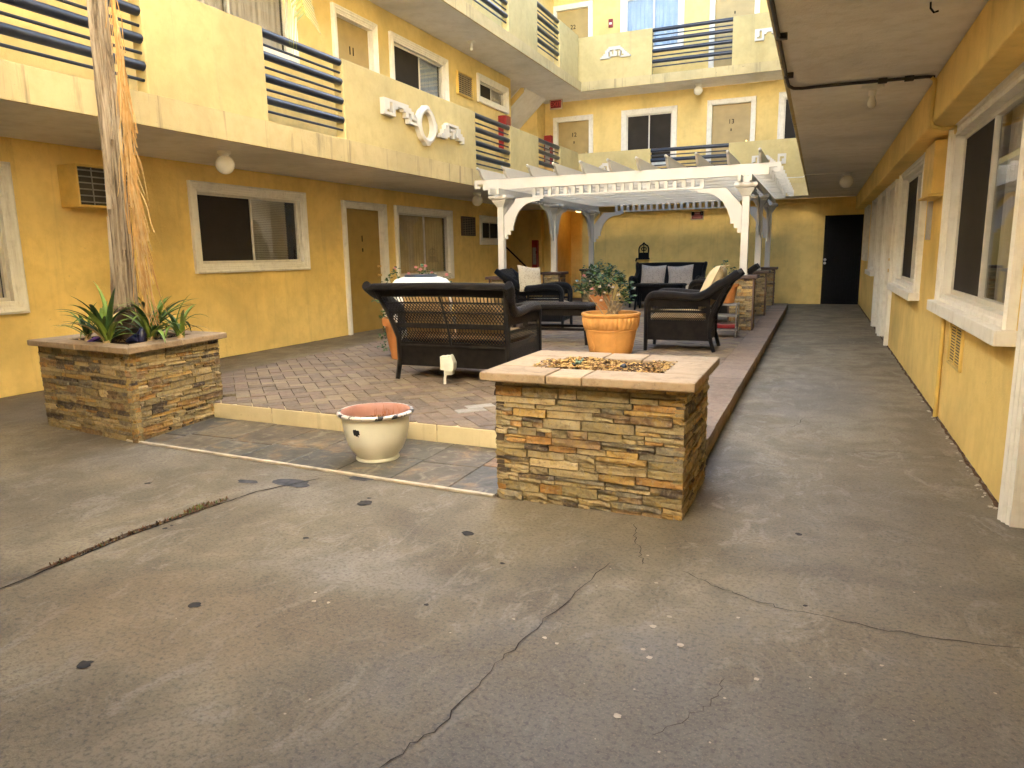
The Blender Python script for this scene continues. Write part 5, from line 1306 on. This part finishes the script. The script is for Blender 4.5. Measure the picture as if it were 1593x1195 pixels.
o = mb.build('plastic_bag', simple('dark_blue_plastic', (.02, .022, .07), .3, .6, 0, .5, 30, .6, 25), None, smooth=60); tag(o, 'crumpled dark blue plastic lying among the plants under the palm', 'litter')
mb = MB(); mb.tube([(-5.13, 3.75, .70), (-5.06, 3.77, .725), (-4.99, 3.80, .75)], [.012, .018, .006], 6)
o = mb.build('wrapper', simple('purple_foil', (.13, .06, .32), .3, .6, 0, .4, 30, .6, 25), None, smooth=60); tag(o, 'purple wrapper at the left side of the palm planter', 'litter')

# ------------------------------------------------------------------ wall fixtures
def globe(x, y, z, label, rr_=.105):
    t = thing('globe_light', label, 'ceiling light', (x, y, z), 'round globe lights under the balconies', 0, True)
    mb = MB(); mb.lathe([(.002, 0), (.075, -.002), (.075, -.028), (.05, -.045), (.048, -.06)], 20, capb=False); mb.build('base', PLATE, t, smooth=40)
    mb = MB(); mb.lathe([(rr_ * math.sin(a), -.05 - rr_ * .95 - rr_ * math.cos(a) * -1 * 1) for a in [math.pi * (.12 + .88 * k / 16) for k in range(16, -1, -1)]], 24); mb.build('globe', GLOBE, t, smooth=80)
globe(-6.257, 6.48, Z1S, 'round globe light above the dark sliding window of the left wing')
globe(-6.25, 13.04, Z1S, 'round globe light behind the left front pergola post')
globe(.33, 13.0, Z1S, 'round globe light over the far part of the walkway')
globe(-2.90, 18.45, Z2S, 'round globe light above door 13')
def bulb(x, y, z, label):
    t = thing('bare_bulb', label, 'ceiling light', (x, y, z), 'bare bulbs in porcelain holders', 0, True)
    mb = MB(); mb.lathe([(.002, 0), (.078, -.001), (.078, -.022), (.05, -.03), (.028, -.036), (.026, -.075)], 18, capb=False); mb.build('holder', PLATE, t, smooth=40)
    mb = MB(); mb.lathe([(.002, -.165), (.018, -.162), (.03, -.145), (.032, -.125), (.024, -.10), (.018, -.075)], 16, capb=False); mb.build('bulb', GLOBE, t, smooth=80)
bulb(.299, 6.32, Z1S, 'bare bulb on the walkway ceiling beside the black cable'); bulb(-6.24, 12.93, Z2S, 'bare bulb on the ceiling above door 11 and its window')
def grille_unit(name, label, fr, u0, u1, z0, z1, d, body, face=GREYM, group='air conditioners and grilles in the walls', nh=9, nv=3):
    t = thing(name, label, 'air conditioner' if d > .1 else 'wall grille', fr((u0 + u1) / 2, 0, z0), group)
    mb = MB(); s = .022
    mb.fbox(fr, u0, u0 + s, 0, d, z0, z1); mb.fbox(fr, u1 - s, u1, 0, d, z0, z1); mb.fbox(fr, u0 + s, u1 - s, 0, d, z0, z0 + s); mb.fbox(fr, u0 + s, u1 - s, 0, d, z1 - s, z1)
    mb.build('housing', body, t, bevel=.004)
    mb = MB(); mb.fbox(fr, u0 + s, u1 - s, 0, max(.004, d - .05), z0 + s, z1 - s); mb.build('core', simple('grille_dark', (.06, .05, .04), .7), t)
    for k in range(nh):
        z = z0 + s + (z1 - z0 - 2 * s) * (k + .5) / nh; mb = MB(); mb.fbox(fr, u0 + s, u1 - s, max(.004, d - .05) + .001, d - .012, z - .005, z + .005); mb.build('slat', face, t)
    for k in range(nv):
        u = u0 + s + (u1 - u0 - 2 * s) * (k + 1) / (nv + 1); mb = MB(); mb.fbox(fr, u - .006, u + .006, d - .012, d - .006, z0 + s, z1 - s); mb.build('grille_bar', face, t)
    return t
grille_unit('air_conditioner', 'yellow boxed air conditioner jutting from the wall behind the palm trunk', FL0, 5.25, 5.92, 1.87, 2.30, .28, YELB, GREYM, nh=6)
grille_unit('wall_grille', 'brown wall grille beside the curtained ground floor window', FL0, 14.45, 15.10, 1.74, 2.16, .05, simple('brown_metal', (.13, .09, .06), .6), simple('tan_metal', (.30, .23, .15), .6), nh=10, nv=4)
grille_unit('wall_grille', 'yellow framed wall grille beside the window next to door 11', FL1, 13.19, 13.86, 4.42, 4.85, .05, YELB, simple('tan_metal_light', (.40, .31, .18), .6), nh=10, nv=4)
t = thing('air_conditioner', 'yellow covered air conditioner box on the walkway wall between two windows', 'air conditioner', FR(7.15, 0, 1.72), 'air conditioners and grilles in the walls')
mb = MB(); mb.fbox(FR, 6.93, 7.55, 0, .10, 1.735, 2.16); mb.build('housing', YELB, t, bevel=.008)
mb = MB(); mb.fbox(FR, 6.92, 7.56, 0, .125, 1.715, 1.733); mb.build('drip_tray', YELB, t, bevel=.003)
grille_unit('wall_vent', 'low yellow vent grille under the near walkway window', FR, 5.52, 6.02, .47, .80, .02, YELB, YELB, nh=14, nv=1)
mb = MB(); mb.fbox(FR, 7.58, 7.66, 0, .035, 1.37, 1.71); o = mb.build('notice_strip', simple('grey_notice', (.45, .42, .38), .7), None, bevel=.003); tag(o, 'narrow grey plate on the walkway wall below the yellow box', 'plate')
mb = MB(); mb.tube([FR(6.30, .02, .0), FR(6.30, .02, .80)], .016, 8); o = mb.build('wall_pipe', YELB, None, smooth=60); tag(o, 'thin yellow pipe running up the walkway wall to the window sill', 'pipe')
cb = thing('ceiling_cable', 'black cable clipped along the walkway ceiling edge and across to the wall', 'cable', (-.27, 6.1, Z1S))
mb = MB(); mb.tube([(-.282, YN + .2, 2.492), (-.282, 5.80, 2.492), (-.278, 5.95, 2.492), (-.25, 6.05, 2.492), (-.19, 6.08, 2.492), (.04, 6.07, 2.492), (.62, 6.10, 2.492), (.68, 6.12, 2.49)], .0115, 8); mb.tube([(-.18, 6.105, 2.494), (.3, 6.10, 2.494), (.66, 6.135, 2.494)], .008, 6); mb.build('cable', CABLE, cb, smooth=60)
mb = MB(); mb.tube([(.66, 6.115, 2.49), (.685, 6.13, 2.47), (.688, 6.15, 2.42), (.688, 6.19, 2.24), (.70, 6.21, 2.17), (.78, 6.26, 2.15), (.87, 6.36, 2.17), (.895, 6.50, 2.15)], .015, 8); mb.build('painted_cable', YELB, cb, smooth=60)
for (x, y) in ((-.265, 3.3), (-.265, 4.6), (-.265, 5.6), (.35, 6.09), (.52, 6.10)):
    mb = MB(); mb.box(x - .03, x + .03, y - .018, y + .018, 2.474, 2.508); mb.build('clip', CABLE, cb, bevel=.003)
mb = MB(); mb.tube([(.33, 12.98, 2.50), (.0, 13.0, 2.502), (-.29, 13.0, 2.502)], .008, 6); mb.tube([(-.29, 13.0, 2.502), (-.32, 13.0, 2.47), (-.93, 12.6, 2.44), (-1.0, 11.27, 2.36)], .006, 6)
o = mb.build('light_cord', PLATE, None, smooth=60); tag(o, 'thin pale cord from the far walkway globe to the pergola', 'cord')
mb = MB(); mb.tube([(.44, 4.35, 2.50), (.44, 4.34, 2.47), (.455, 4.33, 2.445), (.475, 4.33, 2.45)], .005, 6); o = mb.build('ceiling_hook', BLACKM, None, smooth=60); tag(o, 'small black hook in the walkway ceiling', 'hook')

# Greek key plaques
def plaque(rows, cw, ch, name, label, fr, u, zt, mat, d=.05, n0=-.024, cat='wall ornament', group='white Greek key ornaments on the parapets'):
    mb = MB()
    for j, row in enumerate(rows):
        k = 0
        while k < len(row):
            if row[k] == '#':
                q = k
                while q < len(row) and row[q] == '#': q += 1
                mb.fbox(fr, u + k * cw, u + q * cw, n0, n0 + d + (.0008 if j % 2 else 0), zt - (j + 1) * ch - .0006, zt - j * ch); k = q
            else: k += 1
    o = mb.build(name, mat, None); tag(o, label, cat, group); return o
KEYL = ["#########....", "##.#######...", "##.##..####..", "##.#....#.##.", "#..#....#.###", "####.....#..#", ".........####"]
KEYR = ["....######...", "...##....##..", "...##.##.##..", "..###..#.###.", "..####.#.####", ".####..#..###", "####........#"]
KEYM = [".....#######......", "....#########.....", "...###..#...##....", "...##.#.##.#.##...", "..###.#.##.#.###..", ".####.####.#..###.", "######......######"]
plaque(KEYL, .072, .036, 'key_ornament', 'left white Greek key piece on the long left parapet', FBL, 8.83, 3.46, WHITE, .07)
plaque(KEYR, .066, .036, 'key_ornament', 'right white Greek key piece on the long left parapet', FBL, 10.40, 3.40, WHITE, .07)
mb = MB(); oc, oz, ra, rb_ = 10.02, 3.26, .225, .235
N = 36; O_, I_, M_ = [], [], []
for k in range(N):
    a = 6.2832 * k / N; sc = 1 + .11 * (1 if (k % 9) in (0, 1, 8) else 0)
    O_.append((oc + ra * 1.22 * sc * math.cos(a), oz + rb_ * 1.12 * sc * math.sin(a))); I_.append((oc + ra * .78 * math.cos(a), oz + rb_ * .82 * math.sin(a))); M_.append((oc + ra * 1.0 * math.cos(a), oz + rb_ * .97 * math.sin(a)))
for k in range(N):
    q = (k + 1) % N; F_ = lambda p, n: FBL(p[0], n, p[1])
    mb.quad(F_(O_[k], -.024), F_(O_[q], -.024), F_(O_[q], .05), F_(O_[k], .05)); mb.quad(F_(O_[k], .05), F_(O_[q], .05), F_(M_[q], .068), F_(M_[k], .068)); mb.quad(F_(M_[k], .068), F_(M_[q], .068), F_(I_[q], .05), F_(I_[k], .05)); mb.quad(F_(I_[k], .05), F_(I_[q], .05), F_(I_[q], -.024), F_(I_[k], -.024))
o = mb.build('oval_ornament', WHITE, None, recalc=False, smooth=35); tag(o, 'white oval ring ornament in the middle of the long left parapet', 'wall ornament', 'white Greek key ornaments on the parapets')
plaque(KEYM, .0415, .037, 'key_ornament', 'white Greek key ornament on the upper far parapet below door 22', FBB, -5.166, 6.19, WHITE, .05)
plaque(KEYL, .05, .04, 'key_ornament', 'white Greek key ornament at the right end of the upper far parapet', FBB, -1.60, 6.15, WHITE, .05)
plaque(KEYL, .04, .034, 'key_ornament', 'white Greek key ornament on the lower far parapet behind the right pergola end', FBB, -1.56, 3.44, WHITE, .05)
plaque(["####", "#..#", "#.##", "####"], .045, .055, 'key_ornament', 'small square key ornament at the far right on the lower far parapet', FBB, -1.0, 3.45, WHITE, .05)
plaque(KEYM, .04, .034, 'key_ornament', 'white Greek key ornament on the lower far parapet left of the railing', FBB, -5.3, 3.50, WHITE, .05)

# lamp on the alcove ceiling, lit
al = thing('alcove_lamp', 'lit ceiling lamp in the dim alcove at the far left corner', 'ceiling light', (-6.3, 19.75, Z1S), None, 0, True)
mb = MB(); mb.lathe([(.002, 0), (.11, -.001), (.11, -.018), (.1, -.022)], 20, capb=False); mb.build('base', PLATE, al, smooth=40)
b_ = NB('lamp_glow'); e_ = b_.n('ShaderNodeEmission', Color=(1, .62, .2, 1), Strength=.25); b_.t.links.new(e_.outputs[0], b_.out.inputs[0])
mb = MB(); mb.lathe([(.098, -.022), (.085, -.05), (.05, -.068), (.002, -.074)], 20, capb=False); mb.build('lamp_shade', b_.m, al, smooth=60)
pl_ = bpy.data.lights.new('alcove_light', 'POINT'); pl_.energy = .09; pl_.color = (1, .60, .18); pl_.shadow_soft_size = .06
po_ = bpy.data.objects.new('alcove_light', pl_); COL.objects.link(po_); po_.location = (-6.3, 19.75, Z1S - .14)
# signs, alarms, extinguishers
def sign_board(name, label, cat, fr, u0, u1, z0, z1, d, border, face, n0=0.0):
    t = thing(name, label, cat, fr((u0 + u1) / 2, n0, z0)); mb = MB(); mb.fbox(fr, u0, u1, n0, n0 + d, z0, z1); mb.build('housing', border, t, bevel=.004)
    s = .028 * (1 if u1 - u0 > .3 else .5); mb = MB(); mb.fbox(fr, u0 + s, u1 - s, n0 + d, n0 + d + .003, z0 + s, z1 - s); mb.build('face', face, t); return t
DRED = simple('dark_red_face', (.20, .012, .014), .4)
ex = sign_board('exit_sign', 'red exit sign under the upper balcony left of door 12', 'sign', frame((0, 18.5, 0), (1, 0, 0), (0, -1, 0)), -6.68, -6.34, 5.00, 5.245, .06, simple('sign_frame', (.52, .42, .28), .6), DRED)
text('lettering', 'EXIT', .155, frame((0, 18.5, 0), (1, 0, 0), (0, -1, 0)), -6.51, .064, 5.12, simple('exit_letter', (.50, .05, .04), .4), ex)
sg = sign_board('warning_sign', 'small red and black notice on the far wall under the pergola', 'sign', FF, -3.07, -2.74, 2.09, 2.315, .012, simple('notice_edge', (.50, .40, .26), .7), DRED)
for u0, u1, z0, z1, m_ in ((-3.05, -2.98, 2.20, 2.295, BLACKM), (-2.83, -2.76, 2.20, 2.295, BLACKM), (-2.965, -2.845, 2.245, 2.256, simple('pale_print', (.55, .33, .30), .6)), (-2.815, -2.775, 2.225, 2.262, simple('grey_print', (.28, .24, .23), .6)), (-3.00, -2.80, 2.145, 2.156, simple('faded_print', (.38, .12, .09), .6))):
    mb = MB(); mb.fbox(FF, u0, u1, .0155, .0165, z0, z1); mb.build('print', m_, sg)
def alarm(label, fr, u, z, w_=.10, h_=.15, n0=0.):
    t = thing('fire_alarm', label, 'fire alarm', fr(u, n0, z - h_ / 2), 'red fire alarm boxes')
    mb = MB(); mb.fbox(fr, u - w_ / 2, u + w_ / 2, n0, n0 + .05, z - h_ / 2, z + h_ / 2); mb.build('box', REDP, t, bevel=.006)
    mb = MB(); mb.fbox(fr, u - w_ * .3, u + w_ * .3, n0 + .05, n0 + .062, z - h_ * .2, z + h_ * .05); mb.build('pull_bar', PLATE, t, bevel=.003)
alarm('red fire alarm box on the ground floor far wall near the left corner', FF, -5.65, 1.685); alarm('red fire alarm box beside door 22', FF, -5.18, 7.02, .11, .19)
def extinguisher(label, fr, u, z0, z1, w_=.24, d=.18):
    t = thing('extinguisher_cabinet', label, 'extinguisher cabinet', fr(u, 0, z0), 'red extinguisher cabinets')
    mb = MB(); mb.fbox(fr, u - w_ / 2, u + w_ / 2, 0, d, z0, z1); mb.build('cabinet', REDP, t, bevel=.01)
    mb = MB(); mb.fbox(fr, u - w_ * .33, u + w_ * .33, d, d + .006, z0 + .08, z1 - .2); mb.build('window', GREYM, t)
    mb = MB(); mb.fbox(fr, u + w_ * .28, u + w_ * .36, d + .006, d + .02, (z0 + z1) / 2, (z0 + z1) / 2 + .08); mb.build('handle', BLACKM, t)
extinguisher('red extinguisher cabinet beyond the small window by door 11', FL1, 15.30, 3.62, 4.33, .26, .2)
extinguisher('red extinguisher cabinet on the middle floor next to door 12', FF, -6.86, 3.62, 4.42, .2, .16)
extinguisher('red extinguisher cabinet on the top floor next to door 22', FF, -6.88, 6.05, 6.98, .22, .16)
extinguisher('red extinguisher cabinet in the ground floor stair corner', frame((0, 18.86, 0), (1, 0, 0), (0, -1, 0)), -7.26, .95, 1.69, .16, .14)
# iron plaque with scrollwork
ip = thing('iron_wall_plaque', 'black iron arched plaque with scrollwork above the far loveseat', 'wall ornament', FF(-4.27, 0, 1.1))
mb = MB(); prf = [(-.20, 1.16), (-.20, 1.125), (.15, 1.125), (.15, 1.16)]; mb.prism(prf, lambda a, b, d: FF(-4.245 + a, d, b), 0, .10); mb.build('shelf', BLACKM, ip, bevel=.004)
mb = MB(); pts = [(-.14, 1.16), (.13, 1.16), (.13, 1.30), (-.14, 1.30)]; mb.prism(pts, lambda a, b, d: FF(-4.245 + a, d, b), 0, .06); mb.build('body', BLACKM, ip)
mb = MB(); mb.tube([FF(-4.245 + a, .035, b) for a, b in ((-.13, 1.30), (-.13, 1.40), (-.10, 1.47), (-.04, 1.51), (0, 1.555), (.035, 1.51), (.10, 1.47), (.125, 1.40), (.12, 1.30))], .018, 8); mb.build('arch', BLACKM, ip, smooth=60)
for s in (-1, 1):
    mb = MB(); mb.tube([FF(-4.248 + s * (.035 + .03 * math.cos(t)), .035, 1.375 + .05 * math.sin(t) + t * .006) for t in [k * .5 for k in range(14)]], .011, 6); mb.build('scroll', BLACKM, ip, smooth=60)
mb = MB(); mb.tube([FF(-4.248, .035, 1.30), FF(-4.248, .035, 1.53)], .014, 6); mb.tube([FF(-4.42, .05, 1.16), FF(-4.44, .06, 1.12), FF(-4.45, .05, 1.08)], .02, 6); mb.build('spindle', BLACKM, ip, smooth=60)
# weatherproof outlet on a stub post
ob = thing('outlet_box', 'white weatherproof outlet box on a short conduit behind the near loveseat', 'outlet box', (-3.08, 5.72, PZ), None, rad(8), True)
mb = MB(); mb.tube([(-.035, .0, 0), (-.034, 0, .05), (-.026, .0, .09), (-.028, 0, .15)], .0125, 10); mb.build('conduit', PLATE, ob, smooth=60)
mb = MB(); mb.box(-.066, -.028, -.028, .05, .135, .262); mb.build('box', simple('cream_plastic', (.70, .69, .56), .4, .45), ob, bevel=.006)
mb = MB(); P = [(-.028, .125), (.055, .125), (.068, .15), (.072, .20), (.045, .262), (.03, .278), (.018, .268), (-.028, .266)]; mb.prism(P, lambda a, b, d: (a, d, b), -.045, .05); mb.build('cover', simple('cream_plastic_cover', (.68, .68, .56), .4, .45), ob, bevel=.007)
mb = MB(); mb.prism([(-.020, .085), (.048, .092), (.052, .124), (-.020, .124)], lambda a, b, d: (a, d, b), -.03, .04); mb.build('socket_hood', simple('cream_plastic_hood', (.60, .60, .50), .4, .45), ob, bevel=.005)
